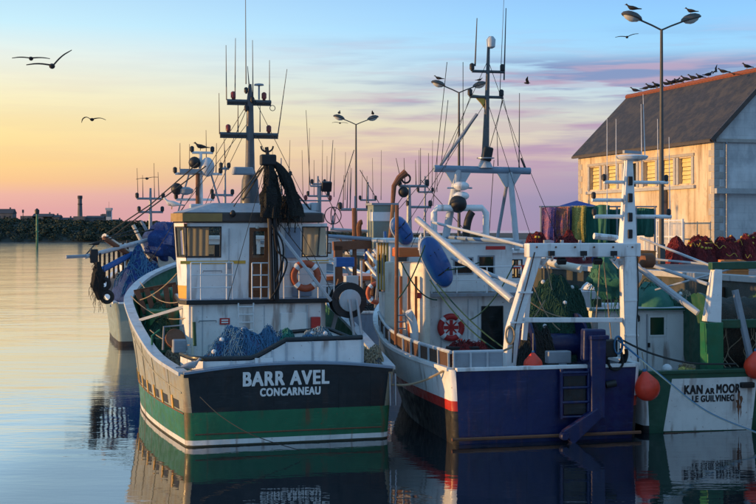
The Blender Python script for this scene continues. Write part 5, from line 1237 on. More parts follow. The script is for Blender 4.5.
# deckhouse
dy = 3.2; E_ = lambda x, y, yy=dy: D.at(x, y, yy)
xl, xr = E_(598, 320).x, E_(699, 320).x; zt_d = E_(650, 311).z
opd = {0: [(E_(650,320).x-xl, E_(650,335).z-1.1, E_(664,320).x-xl, E_(650,317.5).z-1.1)], 3: [(.5, 1.2, 1.0, 1.8), (1.5, 1.2, 2.0, 1.8)]}
dh2, frs = poly_house(rd_, 'deckhouse', [(xl, dy), (xr, dy), (xr, dy+2.8), (xl, dy+2.8)], 1.1, zt_d, 'white', opd)
for f_ in frs: window_in(dh2, f_, 'white_clean', 'glass_green', .05)
MB().prism([(xl-.1, dy-.15), (xr+.12, dy-.15), (xr+.12, dy+3), (xl-.1, dy+3)], zt_d, zt_d+.10).build('roof', 'grey_light', dh2, bevel=.02)
MB().b2((xl-.1, dy-.17, zt_d+.03), (xr+.12, dy-.152, zt_d+.09)).build('roof_edge', 'dark_green', dh2)
a, b = E_(667, 314), E_(684, 366); MB().b2((a.x, dy-.03, 1.3), (b.x, dy-.004, a.z)).build('door', 'white_clean', dh2, bevel=.015)
a = E_(647, 345); MB().b2((a.x-.02, dy-.05, 1.3), (a.x, dy-.005, zt_d-.1)).build('plate_seam', 'grey', dh2); MB().box((a.x+.04, dy-.05, a.z), (.06,.08,.14)).build('handle', 'black', dh2)
for x_ in (635.5, 693): p = E_(x_, 318.5); MB().lathe([(.05,0), (.09,.03), (.09,.18), (.03,.24)], 10, Matrix.Translation((p.x, dy-.12, p.z-.1))).build('bulkhead_lamp', 'lamp_glass' if x_ > 680 else 'black', dh2, smooth=True)
# raised fore part of the house with white canvas
MB().prism([(E_(585,300).x, dy+.8), (E_(612,300).x, dy+.8), (E_(612,300).x, dy+2.6), (E_(585,300).x, dy+2.6)], 1.1, E_(600, 291, dy+.8).z).build('companionway', 'grey_light', rd_, bevel=.03)
a, b = E_(591.5, 299, dy+.78), E_(601, 316, dy+.78); MB().b2((a.x, dy+.74, b.z), (b.x, dy+.79, a.z)).build('window', 'glass_green', rd_)
o = net_heap('canvas_cover', 'canvas_white', E_(606, 288, dy+1).x, dy+1.4, E_(606, 290, dy+.8).z, .62, .8, .36, 41, M=MD, strands=0, label='crumpled white canvas on the companionway roof of the green boat', cat='canvas')
net_heap('tarpaulin', 'tarp_green', E_(653, 300, dy+1).x, dy+1.0, zt_d+.10, .62, .8, .78, 42, M=MD, strands=20, strand_mat='rope_green', lump=.2, label='dark green tarpaulin heap on the deckhouse roof of the green boat', cat='tarpaulin')
net_heap('fishing_net', 'net_green', E_(680, 305, dy+1).x, dy+.8, zt_d+.10, .45, .5, .45, 44, M=MD, strands=60, strand_mat='rope_tan', label='small green net with pale rope beside the green tarpaulin heap', floats=2, float_mat='canvas_white', group='nets on the boats')
o = drape('net_bag', [(606, 257), (607, 268), (608, 282), (610, 298)], [.20, .46, .52, .30], 'tarp_green', 'dark green net bag slung beneath the gantry beam', 51, fr=B, yd=2.2, flat=.8, cat='net bag')
MB().ball(E_(633, 275, dy-.4), .30, 12, (1,.8,1.1)).build('float_bag', 'canvas_white', rd_, smooth=True)
MB().lathe([(.16,-.2), (.22,-.15), (.22,.15), (.16,.2)], 14, Matrix.Translation(E_(647.5, 260.5, 1.6)) @ Matrix.Rotation(R(90), 4, 'Y')).build('block', 'rust_iron', rd_, smooth=True)
# port post of its gantry and green beam
p0, p1, p2 = D.at(712, 370, .7), D.at(711.5, 322, .7), D.at(716.5, 269, .7)
gp = MB().beam(p0, p1, .52, .5, (0,1,0)).build('gantry_post', 'green', rd_, bevel=.02)
MB().beam(p1, p2, .44, .42, (0,1,0), .26, .26).build('post_top', 'white', gp, bevel=.02)
MB().beam(D.at(710, 266, .7), D.at(800, 264, .7), .26, .22).build('gantry_beam', 'dark_green', gp, bevel=.02)
MB().beam(D.at(714, 324, .8), D.at(800, 323, .8), .16, .26).build('gantry_rail', 'dark_green', gp, bevel=.02)
p0 = D.at(795, 370, .7); MB().beam(p0, D.at(798, 264, .7), .45, .4, (0,1,0)).build('gantry_post', 'green', rd_, bevel=.02)
for p_, q_, r in (((633, 263), (698, 313), .10), ((642, 262), (707, 284), .055), ((640, 238), (714, 267), .04), ((640, 258), (716, 265), .035), ((655, 290), (756, 262), .03)):
    MB().tube([D.at(*p_, 2.4), D.at(*q_, .8)], r, 8).build('boom', 'grey_light', rd_, smooth=True)
MB().tube([D.at(594, 236, 3.0), D.at(616, 238, 3.0), D.at(628, 252, 2.6)], .10, 8).build('davit', 'white', rd_, smooth=True)
ndd = MB().lathe([(1.25,-1.1), (1.25,-1.0), (.5,-.98), (.5,.98), (1.25,1.0), (1.25,1.1)], 26, Matrix.Translation((1.55, 2.2, 2.7)) @ Matrix.Rotation(R(90), 4, 'Y')).build('net_drum', 'dark_green', rd_, smooth=True)
o = MB(); vs = []
for k in range(15):
    for j in range(26):
        a_ = 2*math.pi*j/26; r0 = 1.08*(1+.07*noise.noise(Vector((math.cos(a_)*2, math.sin(a_)*2, k*.6))) + .03*math.sin(k*2.1+a_*3)); vs.append((.6+k*.138, 2.2+math.cos(a_)*r0, 2.7+math.sin(a_)*r0))
o.add(vs, [(k*26+j, k*26+(j+1) % 26, (k+1)*26+(j+1) % 26, (k+1)*26+j) for k in range(14) for j in range(26)]); o = o.build('wound_net', 'net_brown', M=MD, smooth=True, recenter=True)
tag(o, 'brown trawl net wound on the drum behind the white stern at right', 'net', 'nets on the boats')
m_ = MB()
for k in range(16):
    x_ = random.uniform(.5, 2.5); m_.tube(spline([(x_, 1.1-.0, 3.2), (x_+random.uniform(-.2,.2), 1.02, 2.7), (x_+random.uniform(-.3,.3), 1.1, 2.2), (x_+random.uniform(-.4,.4), .95, 1.75)], 4), .015, 4)
tw_ = m_.build('twine', 'rope_tan', o); tw_['kind'] = 'stuff'; tw_.matrix_world = MD
MB().tube([D.at(735, 290, .9), D.at(752, 365, .6)], .11, 8).build('loose_spar', 'grey', rd_, smooth=True)
buoy_fender(MD, D.at(756, 367, -.1), .36, 'orange buoy fender at the right picture edge on the green rail')
net_heap('rope_pile', 'net_yellow', D.at(688, 371, .25).x, .35, 1.78, .28, .18, .14, 61, M=MD, strands=40, strand_mat='rope_tan', label='little yellow rope pile on the green stern rail', cat='rope')
MB().ball(D.at(667, 369, .25), .15, 12).build('rail_float', 'canvas_white', rd_, smooth=True)

# ------------------------------------------------------------------ boats moored farther along
def back_boat(label, X, Y, th, L, bmx, hm, sm, wh_y, wh_w, wh_z, wheelm, roofm, zr0=1.9, decks=.9):
    f = Frame(X, Y, th); r = thing('trawler', label, 'fishing boat', f.M, 'moored fishing boats')
    h = Hull(r, L, [(0,zr0), (L*.3,zr0+.1), (L*.6,zr0+.7), (L*.85,zr0+1.6), (L,zr0+2)], [(0,bmx*.93), (.16,bmx*.95), (L*.3,bmx), (L*.6,bmx*.96), (L*.85,bmx*.5), (L,.03)],
             [(0,bmx*.85), (.16,bmx*.87), (L*.3,bmx*.9), (L*.6,bmx*.8), (L*.85,bmx*.25), (L,.02)], [.25, .8, 1.2], ['antifoul', sm, hm, hm, hm, hm], None, inner='grey', capm='white', capw=.2, deckm='grey', deck=decks, ny=16)
    w = wh_w/2; pl = [(-w, wh_y), (w, wh_y), (w, wh_y+2.6), (w*.7, wh_y+3.3), (-w*.7, wh_y+3.3), (-w, wh_y+2.6)]; zd_ = zr0-.6
    H_ = wh_z-zd_; op = {0: [(.25, H_-1.0, w-.15, H_-.3), (w+.15, H_-1.0, wh_w-.25, H_-.3)], 1: [(.3, H_-1.0, 1.1, H_-.3), (1.4, H_-1.0, 2.2, H_-.3)], 5: [(.3, H_-1.0, 1.1, H_-.3), (1.4, H_-1.0, 2.2, H_-.3)], 3: [(.2, H_-1.0, w*.7-.1, H_-.3), (w*.7+.1, H_-1.0, w*1.4-.2, H_-.3)]}
    ho, frs = poly_house(r, 'wheelhouse', pl, zd_, wh_z, wheelm, op)
    for f_ in frs: window_in(ho, f_, 'black', 'glass', .05)
    MB().prism([(x*1.12, wh_y+1.6+(y-wh_y-1.6)*1.12) for x, y in pl], wh_z, wh_z+.2).build('roof', roofm, ho, bevel=.04)
    MB().b2((-.4, wh_y-.04, zd_+.05), (.4, wh_y-.005, zd_+1.75)).build('door', 'wood_door', ho)
    return r, f, h
def back_mast(r, f, yy, x_, ybase, ytop, bars, whips, mat='white', r0=.14, lamps=True):
    m = MB().tube([f.at(x_, ybase, yy), f.at(x_, ytop, yy)], r0, 10, r1=r0*.55).build('mast', mat, r, smooth=True)
    for y_, x0, x1 in bars:
        a, b = f.at(x0, y_, yy), f.at(x1, y_, yy); b.z = a.z; c_ = MB().tube([a, b], .07, 6).build('crosstree', mat, m, smooth=True)
        if lamps:
            for s_ in (0, .97): mast_lamp(c_, a.lerp(b, s_), 'black', 1.3)
    for x0, y0, x1, y1 in whips: whip(m, f.at(x0, y0, yy), f.at(x1, y1, yy), .028)
    return m
# boat with blue nets, ahead of the big white one
rc, C, hC = back_boat('white hulled boat loaded with blue nets ahead of the big white boat', -10.6, 66.5, R(15), 15, 3.0, 'grey_green', 'black_hull', 9.5, 3.6, 4.9, 'white', 'grey', zr0=2.2)
net_heap('fishing_net', 'net_royal', -1.3, 2.2, 1.9, 1.5, 1.8, 2.5, 71, M=C.M, strands=160, strand_mat='rope_blue', sr=.03, label='royal blue nets heaped on the stern beyond the green bow bulwark', group='nets on the boats')
net_heap('fishing_net', 'net_royal', .6, 4.0, 1.9, 1.6, 1.4, 3.2, 74, M=C.M, strands=160, strand_mat='rope_blue', sr=.03, lump=.5, label='taller royal blue net pile beside the left wheelhouse edge', group='nets on the boats')
for k in range(7):
    p = C.at(100+k*4.6, 262-k*2.2, .8+k*.35); MB().tube([p - Vector((0,0,1.2)), p + Vector((0,0,.45))], .06, 6).build('stanchion', 'black', rc)
MB().tube([C.at(98, 272, .5), C.at(132, 254, 2.6)], .16, 8).build('bulwark_rail', 'blue', rc, smooth=True)
drape('hoisted_net', [(97, 262), (98, 274), (97, 286), (100, 300)], [.12, .26, .30, .12], 'net_black', 'ragged black net hanging over the stern corner of the blue net boat', 37, fr=C, yd=-.3, flat=.7, strands=60)
for i_, (x_, y_) in enumerate(((104, 284), (107, 297))): tyre(C.M, C.at(x_, y_, -.3), .26, .11, ('upper', 'lower')[i_] + ' black tyre fender on the stern corner of the blue net boat', 'tyres on the blue net boat', R(75+10*i_))
MB().tube([C.at(104, 238, 1.0), C.at(152, 270, 4.0)], .13, 8).build('outrigger', 'rust_iron', rc, smooth=True); MB().tube([C.at(104, 236, 1.2), C.at(130, 254, 2.8)], .15, 8).build('outrigger_sleeve', 'cream', rc, smooth=True)
MB().tube([C.at(84, 257, .2), C.at(181, 231, 5.0)], .11, 8).build('outrigger', 'grey_light', rc, smooth=True)
MB().tube([C.at(66, 257, -.2), C.at(86, 256, .2)], .09, 6).build('outrigger_tip', 'grey', rc, smooth=True); MB().box(C.at(94, 256, .4), (.4,.3,.7)).build('block', 'black', rc, bevel=.05)
for p_, q_ in (((84, 257), (96, 243)), ((88, 255), (103, 275)), ((100, 241), (160, 228)), ((104, 238), (142, 228)), ((84, 257), (125, 249)), ((150, 205), (100, 238)), ((206, 166), (108, 240)), ((198, 163), (150, 205))): stay(rc, C.at(*p_, .8), C.at(*q_, 3.5), .035)
MB().tube([C.at(133, 225, 4.0), C.at(150, 258, 4.0)], .10, 8).build('gallows_leg', 'cream', rc, smooth=True); MB().tube([C.at(141, 221, 4.0), C.at(156, 246, 4.0)], .08, 8).build('gallows_leg', 'grey', rc, smooth=True)
back_mast(rc, C, 11.5, 150.5, 232, 188, [(198.5, 137, 164), (212, 139, 163)], [(138, 198, 137, 168), (154.5, 198, 154, 163), (143, 198, 142.5, 175), (159, 198, 158, 172)], 'galv', .12)
drape('hoisted_net', [(163, 222), (166, 236), (165, 252), (168, 262)], [.3, 1.0, 1.05, .5], 'net_royal', 'blue net bunch hanging against the left edge of the wheelhouse', 33, fr=C, yd=3.4, flat=.9)
MB().beam(C.at(158, 262, 3.0), C.at(178, 258, 3.0), .3, .8).build('deck_house_side', 'cream', rc)
# boat with white radar mast behind the wheelhouse
re_, E2, hE = back_boat('white boat whose radar mast shows above the wheelhouse roof at left', -6.4, 62.5, R(15), 14, 2.7, 'white', 'dark_green', 5.5, 3.4, 5.4, 'white', 'white')
mE = back_mast(re_, E2, 7.4, 200.5, 232, 152, [(152.5, 192, 213), (173.5, 175, 222), (199.5, 176, 214)], [(180, 173, 180, 143), (189.5, 173, 189.5, 144), (216, 173, 216.5, 143), (206.5, 173, 206, 130), (225, 165, 224, 134)], 'white', .17)
MB().tube([E2.at(197.5, 210, 7.2), E2.at(197.5, 170, 7.2)], .10, 8).build('exhaust_pipe', 'rust_iron', mE, smooth=True)
MB().ball(E2.at(207.5, 167, 7.1), .42, 12, (.9,.9,1.25)).build('satellite_dome', 'grey_light', mE, smooth=True); MB().ball(E2.at(194.5, 162.5, 7.2), .32, 10).build('horn', 'black', mE, smooth=True)
MB().box(E2.at(190, 171, 7.2), (1.1,.3,.22)).build('radar_bar', 'grey', mE); MB().lathe([(.1,0), (.38,.1), (.42,.3), (.2,.42)], 12, Matrix.Translation(E2.at(185.5, 195, 7.0))).build('searchlight', 'grey', mE, smooth=True)
MB().ball(E2.at(177, 189, 7.0), .32, 10).build('searchlight', 'black', mE, smooth=True)
for s_ in (-1, 1): stay(mE, E2.at(200+s_*11, 174, 7.4), E2.at(200+s_*22, 212, 7.4), .05, 'galv')
m2 = back_mast(re_, E2, 12.5, 225, 232, 166, [(195, 212, 233), (168.5, 221, 229)], [(225, 166, 225, 150), (221, 168, 220.5, 160)], 'galv', .10)
# grey boat between the two big ones
rg, Gf, hG = back_boat('grey blue boat with a grey green hoist tower seen between the two big boats', .1, 55.5, R(15), 14, 2.9, 'grey_blue', 'black_hull', 4.2, 3.2, 3.6, 'grey_light', 'orange_paint', zr0=2.4)
tw = MB().b2(Gf.at(373, 252, 3.2), Gf.at(397, 204, 3.2) + Vector((0,1.0,0))).build('hoist_tower', 'grey_green', rg, bevel=.03)
MB().b2(Gf.at(373, 221, 3.2) - Vector((.02,.02,0)), Gf.at(397, 212, 3.2) + Vector((.02,.5,0))).build('tower_band', 'white', tw)
MB().b2(Gf.at(371.5, 205, 3.2) - Vector((0,.06,0)), Gf.at(398.5, 203, 3.2) + Vector((0,1.1,0))).build('tower_cap', 'grey', tw)
MB().tube([Gf.at(388, 262, 2.6), Gf.at(393, 205, 3.0)], .09, 8).build('hoist_arm', 'wood', rg, smooth=True); MB().tube([Gf.at(378, 262, 2.5), Gf.at(397, 222, 2.5)], .07, 8).build('hoist_arm', 'rust_iron', rg, smooth=True)
mG = back_mast(rg, Gf, 6.5, 355, 250, 196, [(209.5, 340, 369)], [(343, 209, 344, 175), (347, 209, 348, 172), (350, 209, 351.5, 168), (366.5, 209, 367, 176)], 'galv', .06)
MB().tube(bez(Gf.at(360, 240, 4.0), Gf.at(357, 222, 4.0), Gf.at(362, 222, 4.0)), .12, 8).build('exhaust_pipe', 'rust_iron', rg, smooth=True)
MB().tube([Gf.at(355, 300, 3.6), Gf.at(354, 208, 3.6)], .10, 8).build('samson_post', 'rust_iron', rg, smooth=True)
MB().tube([Gf.at(326, 236, 3.6), Gf.at(398, 241, 3.4)], .09, 8).build('boom', 'grey_blue', rg, smooth=True); MB().tube([Gf.at(330, 229, 4.5), Gf.at(378, 232, 4.5)], .07, 8).build('boom', 'grey_light', rg, smooth=True)
MB().beam(Gf.at(338, 246, 3.6), Gf.at(338, 300, 3.6), .35, .3, (0,1,0)).build('gallows_leg', 'rust_iron', rg); MB().beam(Gf.at(333, 246, 3.6), Gf.at(376, 244, 3.6), .3, .4).build('gallows_beam', 'rust_iron', rg)
for p_, q_ in (((367, 252), (388, 278)), ((374, 250), (392, 276)), ((366, 262), (386, 288))): MB().tube([Gf.at(*p_, 2.8), Gf.at(*q_, 1.6)], .08, 8).build('spar', 'grey_light', rg, smooth=True)
rn = random.Random(77)
for k in range(26):                                            # spars, pipes and wires standing about the deck
    x_ = rn.uniform(337, 399); y_ = rn.uniform(225, 300); dx = rn.gauss(0, 10); dy = rn.uniform(15, 55); yy = rn.uniform(1.2, 4.0)
    th_ = rn.choice((.02, .03, .05, .07)); MB().tube([Gf.at(x_, y_, yy), Gf.at(min(402, x_+dx), min(y_+dy, 322), yy)], th_, 6).build('pipe' if th_ > .04 else 'wire', rn.choice(('rust_iron', 'grey_light', 'galv', 'orange_paint', 'blue', 'wood', 'rope_dark')), rg, smooth=True)
for x_, y_, mt in ((344, 262, 'blue'), (351, 282, 'grey_light'), (364, 300, 'grey_blue'), (383, 305, 'orange_paint'), (390, 286, 'white'), (372, 318, 'grey')): MB().box(Gf.at(x_, y_, 2.2), (rn.uniform(.4,.9), .5, rn.uniform(.3,.7))).build('deck_box', mt, rg, bevel=.03)
net_heap('fishing_net', 'net_grey', 0, 1.6, 1.6, 1.8, 1.0, 1.1, 81, M=Gf.M, strands=100, strand_mat='rope_dark', sr=.02, label='grey net heap on the stern between the two big boats', group='nets on the boats')
lifebuoy(Gf.M, Gf.at(377, 293, -.05), .40, .10, 'small dull orange lifebuoy on the grey boat between the big boats', 'ring_orange')
# boat with crooked arm mast and one more behind the blue boat
rh, Hf, hH = back_boat('white boat behind the boom of the blue one with a crooked crane arm', 3.4, 60.5, R(15), 13, 2.5, 'white', 'green', 4.6, 3.0, 5.3, 'white', 'grey_light')
mH = back_mast(rh, Hf, 5.5, 409, 236, 186, [(186, 399, 428), (207, 408, 431)], [(402, 186, 396, 158), (405, 186, 404, 158), (416, 186, 415.5, 160), (420.5, 186, 420.5, 148), (428.5, 186, 428.5, 153)], 'galv', .16)
MB().tube([Hf.at(392, 212, 5.0), Hf.at(394, 186, 5.0), Hf.at(399, 178, 5.0), Hf.at(406, 172.5, 5.0)], [.10, .13, .16, .2], 8).build('crane_arm', 'rust_iron', rh, smooth=True)
MB().torus(Hf.at(406, 178.5, 5.0), .22, .05, 'Y', 18, 6).build('crane_loop', 'black', rh, smooth=True); MB().ball(Hf.at(403.5, 192, 5.0), .28, 10).build('horn', 'black', rh, smooth=True)
ri, If, hI = back_boat('white boat with red stripe seen through the gantry legs of the blue one', 5.9, 52.5, R(15), 12, 2.1, 'white', 'red', 3.0, 2.6, 4.9, 'white_clean', 'white', zr0=2.0)
MB().b2((-1.3, 2.9, 4.25), (1.3, 2.96, 4.4)).build('stripe', 'red', ri)

for p_, q_ in (((488, 60), (440, 166)), ((488, 60), (526, 168)), ((487, 100), (533, 243)), ((487, 100), (400, 235)), ((470, 97), (445, 168)), ((503, 97), (520, 168)), ((530, 171), (560, 243)), ((434, 168), (398, 210)), ((445, 168), (405, 262))): stay(tr_, W(*p_, 7.6), W(*q_, 7.2), .010)
# two more boats far along the quay: mostly masts and aerials show
rj, Jf, hJ = back_boat('far white boat whose aerials rise left of the farthest lamp', -7.2, 84, R(15), 13, 2.5, 'white', 'navy', 4.5, 3.0, 5.0, 'white', 'grey')
back_mast(rj, Jf, 6.0, 318, 238, 176, [(196, 308, 329), (184, 312, 325)], [(x, 197, x+dx, y) for x, dx, y in ((303, -1, 150), (309, .5, 128), (314, 0, 160), (322, .6, 140), (327, 0, 156), (334, .8, 148))], 'galv', .10)
back_mast(rj, Jf, 3.0, 281, 238, 158, [(176, 272, 291)], [(273, 176, 272.5, 150), (289, 176, 290, 140)], 'galv', .09)
rk_, Kf, hK = back_boat('far blue boat whose aerials rise right of the farthest lamp', -2.2, 92, R(15), 13, 2.5, 'blue', 'navy', 4.5, 3.0, 5.2, 'white', 'white')
back_mast(rk_, Kf, 6.0, 368, 238, 182, [(200, 360, 376)], [(x, 200, x+dx, y) for x, dx, y in ((345, .5, 152), (350, 0, 165), (362, .4, 170), (373, -.6, 158), (381, .3, 150))], 'galv', .10)
back_mast(rk_, Kf, 3.0, 425, 238, 176, [(192, 418, 433)], [(x, 192, x+dx, y) for x, dx, y in ((419, 0, 150), (432, .6, 140), (437, .3, 152))], 'galv', .10)
for p_, q_ in (((354, 150), (331, 225)), ((360, 170), (398, 236)), ((421, 180), (470, 236)), ((318, 178), (345, 232)), ((409, 188), (375, 236))): stay(rk_, Kf.at(*p_, 5), Kf.at(*q_, 2), .03)

# ================================================================== quay clutter
def hanging_net(name, x0, x1, ytop, ybot, Y, mat, label, seed, group='nets hung to dry on the quay'):
    a, b = px(x0, ytop, Y), px(x1, ytop, Y); zt, zb = a.z, max(px(x0, ybot, Y).z, QT+.02); w = (b-a).length
    w *= 1.15; rt = thing(name, label, 'net', place((a.x+b.x)/2, Y, QT, R(-34)), group)
    m_ = MB(); nu = max(8, int(w*12)); nv = 8
    def fn(u, v):
        x = (u-.5)*w; f = .5+.5*v
        y = (.11*math.sin(u*w*7+seed) + .06*math.sin(u*w*17+seed*2)+.05*noise.noise(Vector((u*w*2, v*3, seed))))*f
        return (x + .03*math.sin(v*4+u*9), y - .06*v, (zt-QT)*(1-v) + (zb-QT)*v + .06*noise.noise(Vector((u*w*1.5, 0, seed+5)))*(1 if v < .5 else 2))
    m_.grid(fn, nu, nv); sh = m_.build('sheet', mat, rt, smooth=True, solid=.02)
    m_ = MB(); m_.grid(lambda u, v: (lambda p: (p[0], .25-p[1]*.7, p[2]))(fn(u, v*.9)), nu, 4); m_.build('back_fold', mat, rt, smooth=True, solid=.02)
    ms = MB(); rn = random.Random(seed)
    for k in range(int(w*16)):
        u = rn.random(); pts = [Vector(fn(min(1, max(0, u+rn.uniform(-.01,.01))), v)) + Vector((0,-.025,0)) for v in [i/6 for i in range(7)]]; ms.tube(pts, .012, 4)
    ms.build('twine', mat, rt)['kind'] = 'stuff'
    return rt
Y1 = 68
hanging_net('drying_net', 541, 554, 207.5, 240, Y1, 'net_purple', 'mauve drying net, leftmost on the quay rack', 1)
hanging_net('drying_net', 556, 568, 206.5, 240, Y1, 'net_orange', 'pinkish orange drying net glowing beside the mauve one', 2)
hanging_net('drying_net', 572, 584, 205.5, 242, Y1, 'net_yellow', 'yellow green drying net next to the blue tarpaulin', 3)
hanging_net('drying_net', 585, 607, 205.5, 246, Y1, 'tarp_green', 'dark green drying net right of the yellow one', 4)
hanging_net('drying_net', 608, 622, 209, 244, Y1+.6, 'tarp_green', 'green drying net directly left of the white light mast', 6)
hanging_net('drying_net', 634, 653, 208, 236, Y1+.6, 'tarp_green', 'green drying net right of the white light mast', 5)
rk = px(541, 206, Y1+.12); rk2 = px(655, 208, Y1+.12)
rack = thing('drying_rack', 'steel pipe rack carrying the drying nets on the quay', 'rack', place(0, 0, 0))
for k in range(7):
    p = rk.lerp(rk2, k/6); MB().tube([(p.x, p.y, QT), (p.x, p.y, rk.z)], .05, 6).build('post', 'galv', rack)
MB().tube([(rk.x-.1, rk.y, rk.z-.03), (rk2.x+.1, rk2.y, rk.z-.03)], .04, 6).build('rail', 'galv', rack)
# blue tarpaulin tent behind
tp = px(577, 200.5, Y1+1.2); m_ = MB(); bz = px(578, 208, Y1+1.2).z-tp.z; gz = QT-tp.z
m_.add([(-1.3,-.6,bz), (1.4,-.6,bz), (1.4,.9,bz), (-1.3,.9,bz), (0,.1,0), (-1.3,-.6,gz), (1.4,-.6,gz), (1.4,.9,gz), (-1.3,.9,gz)], [(0,1,4), (1,2,4), (2,3,4), (3,0,4), (0,1,6,5), (1,2,7,6), (2,3,8,7), (3,0,5,8)])
tag(m_.build('tarpaulin_tent', 'tarp_blue', M=place(tp.x, tp.y, tp.z)), 'royal blue tarpaulin with a peaked top behind the drying nets', 'tarpaulin')
# red nets
for i_, (x0, x1, yt, Y, sd, lb) in enumerate(((520, 548, 231, 66, 101, 'dark red net heap at the left end under the drying nets'), (546, 590, 233.5, 66.5, 102, 'long red net heap below the yellow and green drying nets'),
        (664, 690, 239, 66, 103, 'dark red net heap at the foot of the tall street lamp'), (686, 716, 235, 67, 104, 'dark red net heap with yellow floats before the mesh fence'),
        (711, 740, 234, 67, 105, 'dark red net heap with yellow floats before the warehouse corner'), (733, 768, 232.5, 68, 106, 'tall dark red net heap at the right picture edge'))):
    a, b = px(x0, yt, Y), px(x1, yt, Y)
    net_heap('quay_net', 'net_red', (a.x+b.x)/2, Y, QT, (b.x-a.x)/2*1.1, 1.1, (a.z-QT)*.93, sd, strands=240, strand_mat='net_red', sr=.02, floats=14 if i_ > 2 else 3, lump=.3, label=lb, group='red nets heaped on the quay')
for k in range(7):                      # yellow float lines looped over the heaps
    x = 686 + k*9.8 + random.uniform(-1.5, 1.5); y = random.uniform(240, 255); Y = 65.6
    c = px(x, y, Y); L0 = random.uniform(.15, .45)
    tag(MB().tube(spline([c, c + Vector((L0*.4, -.05, random.uniform(-.25, .1))), c + Vector((L0, 0, random.uniform(-.15, .15))), c + Vector((L0*1.4, .05, -.16))], 5), .014, 5).build('float_rope', 'float_yellow', recenter=True), '%s yellow float rope%s looped over the dark red nets' % (('leftmost','second','third','fourth','fifth','sixth','seventh','eighth','ninth')[k], ' from the left' if k else ''), 'rope', 'yellow float ropes on the red nets')
def fish_crate(M, label, mat='crate'):
    rt = thing('fish_crate', label, 'crate', M, 'fish crates on the quay'); w, d, h, t_ = .8, .5, .28, .03
    for n_, c, s in (('base', (0,0,.015), (w,d,.03)), ('side', (0,-d/2+t_/2,h/2), (w,t_,h)), ('side', (0,d/2-t_/2,h/2), (w,t_,h)), ('end', (-w/2+t_/2,0,h/2), (t_,d-2*t_,h)), ('end', (w/2-t_/2,0,h/2), (t_,d-2*t_,h))):
        MB().box(c, s).build(n_, mat, rt)
    MB().box((0,-d/2-.012,h-.03), (w+.03,.024,.05)).build('rim', mat, rt)
    return rt
ordn = ('first', 'second', 'third', 'fourth', 'fifth', 'sixth', 'seventh', 'eighth', 'ninth')
for k in range(9):
    al = 15.5 + (k//3)*1.0; fish_crate(Matrix.Translation(quay_pt(al, 1.2 + .15*(k//3), QT + (k % 3)*.285)) @ Matrix.Rotation(R(15+random.uniform(-5,5)), 4, 'Z'), 'orange fish crate, %s of the pile seen under the gantry beam' % ordn[k])
for k in range(8):
    al = 8.2 + (k//2)*.9; fish_crate(Matrix.Translation(quay_pt(al, .9 + .5*(k//2), QT + (k % 2)*.285)) @ Matrix.Rotation(R(8+random.uniform(-6,6)), 4, 'Z'), 'orange fish crate, %s of the row behind the green gantry beam' % ordn[k])
# sunlit spar leaning under the gantry, on the quay side
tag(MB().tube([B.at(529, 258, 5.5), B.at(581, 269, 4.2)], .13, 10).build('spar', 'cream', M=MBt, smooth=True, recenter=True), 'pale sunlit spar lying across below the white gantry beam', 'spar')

# mooring ropes
def rope(pts, r, mat, label): tag(MB().tube(spline(pts, 8), r, 6).build('mooring_rope', mat, smooth=True, recenter=True), label, 'rope', 'mooring ropes')
rope([px(618, 338, 37), px(650, 353, 37), px(690, 363, 37), px(736, 364, 38)], .03, 'rope_dark', 'dark mooring rope sagging from the gantry across the white deckhouse')
rope([px(618, 340, 36.9), px(660, 375, 36.2), px(706, 411, 36), px(760, 434, 35.8)], .03, 'rope_blue', 'blue mooring rope slanting down across the white lettered stern')
rope([px(512, 347, 36.6), px(495, 354, 36.2), px(455, 366, 36), px(425, 380, 36.4), px(405, 385, 36.8), px(384, 384, 36.9)], .035, 'rope_tan', 'tan mooring rope between the blue boat corner and the big white boat')
rope([px(200, 397, 34.85), px(222, 417, 34.2), px(255, 436, 33.6), px(300, 450.5, 33.9)], .011, 'rope_dark', 'dark rope running from the green stern down into the water')
MBk = [px(510, 335, 36.8) + Vector((.12*math.cos(a), -.1+.04*a/6, .25*math.sin(a))) for a in [i*.5 for i in range(40)]]
tag(MB().tube(MBk, .03, 5).build('rope_coil', 'rope_tan', recenter=True), 'grey tan rope coil hung on the left gantry leg', 'rope')
tag(MB().tube([p + px(618, 345, 36.9) - px(510, 335, 36.8) for p in MBk], .028, 5).build('rope_coil', 'rope_blue', recenter=True), 'blue rope coil hung beside the right gantry leg', 'rope')
tag(MB().tube([px(120, 470, 31), px(380, 455, 33.9), px(756, 470, 31)], .008, 4).build('floating_line', 'rope_tan', recenter=True), 'thin pale line', 'rope') if False else None

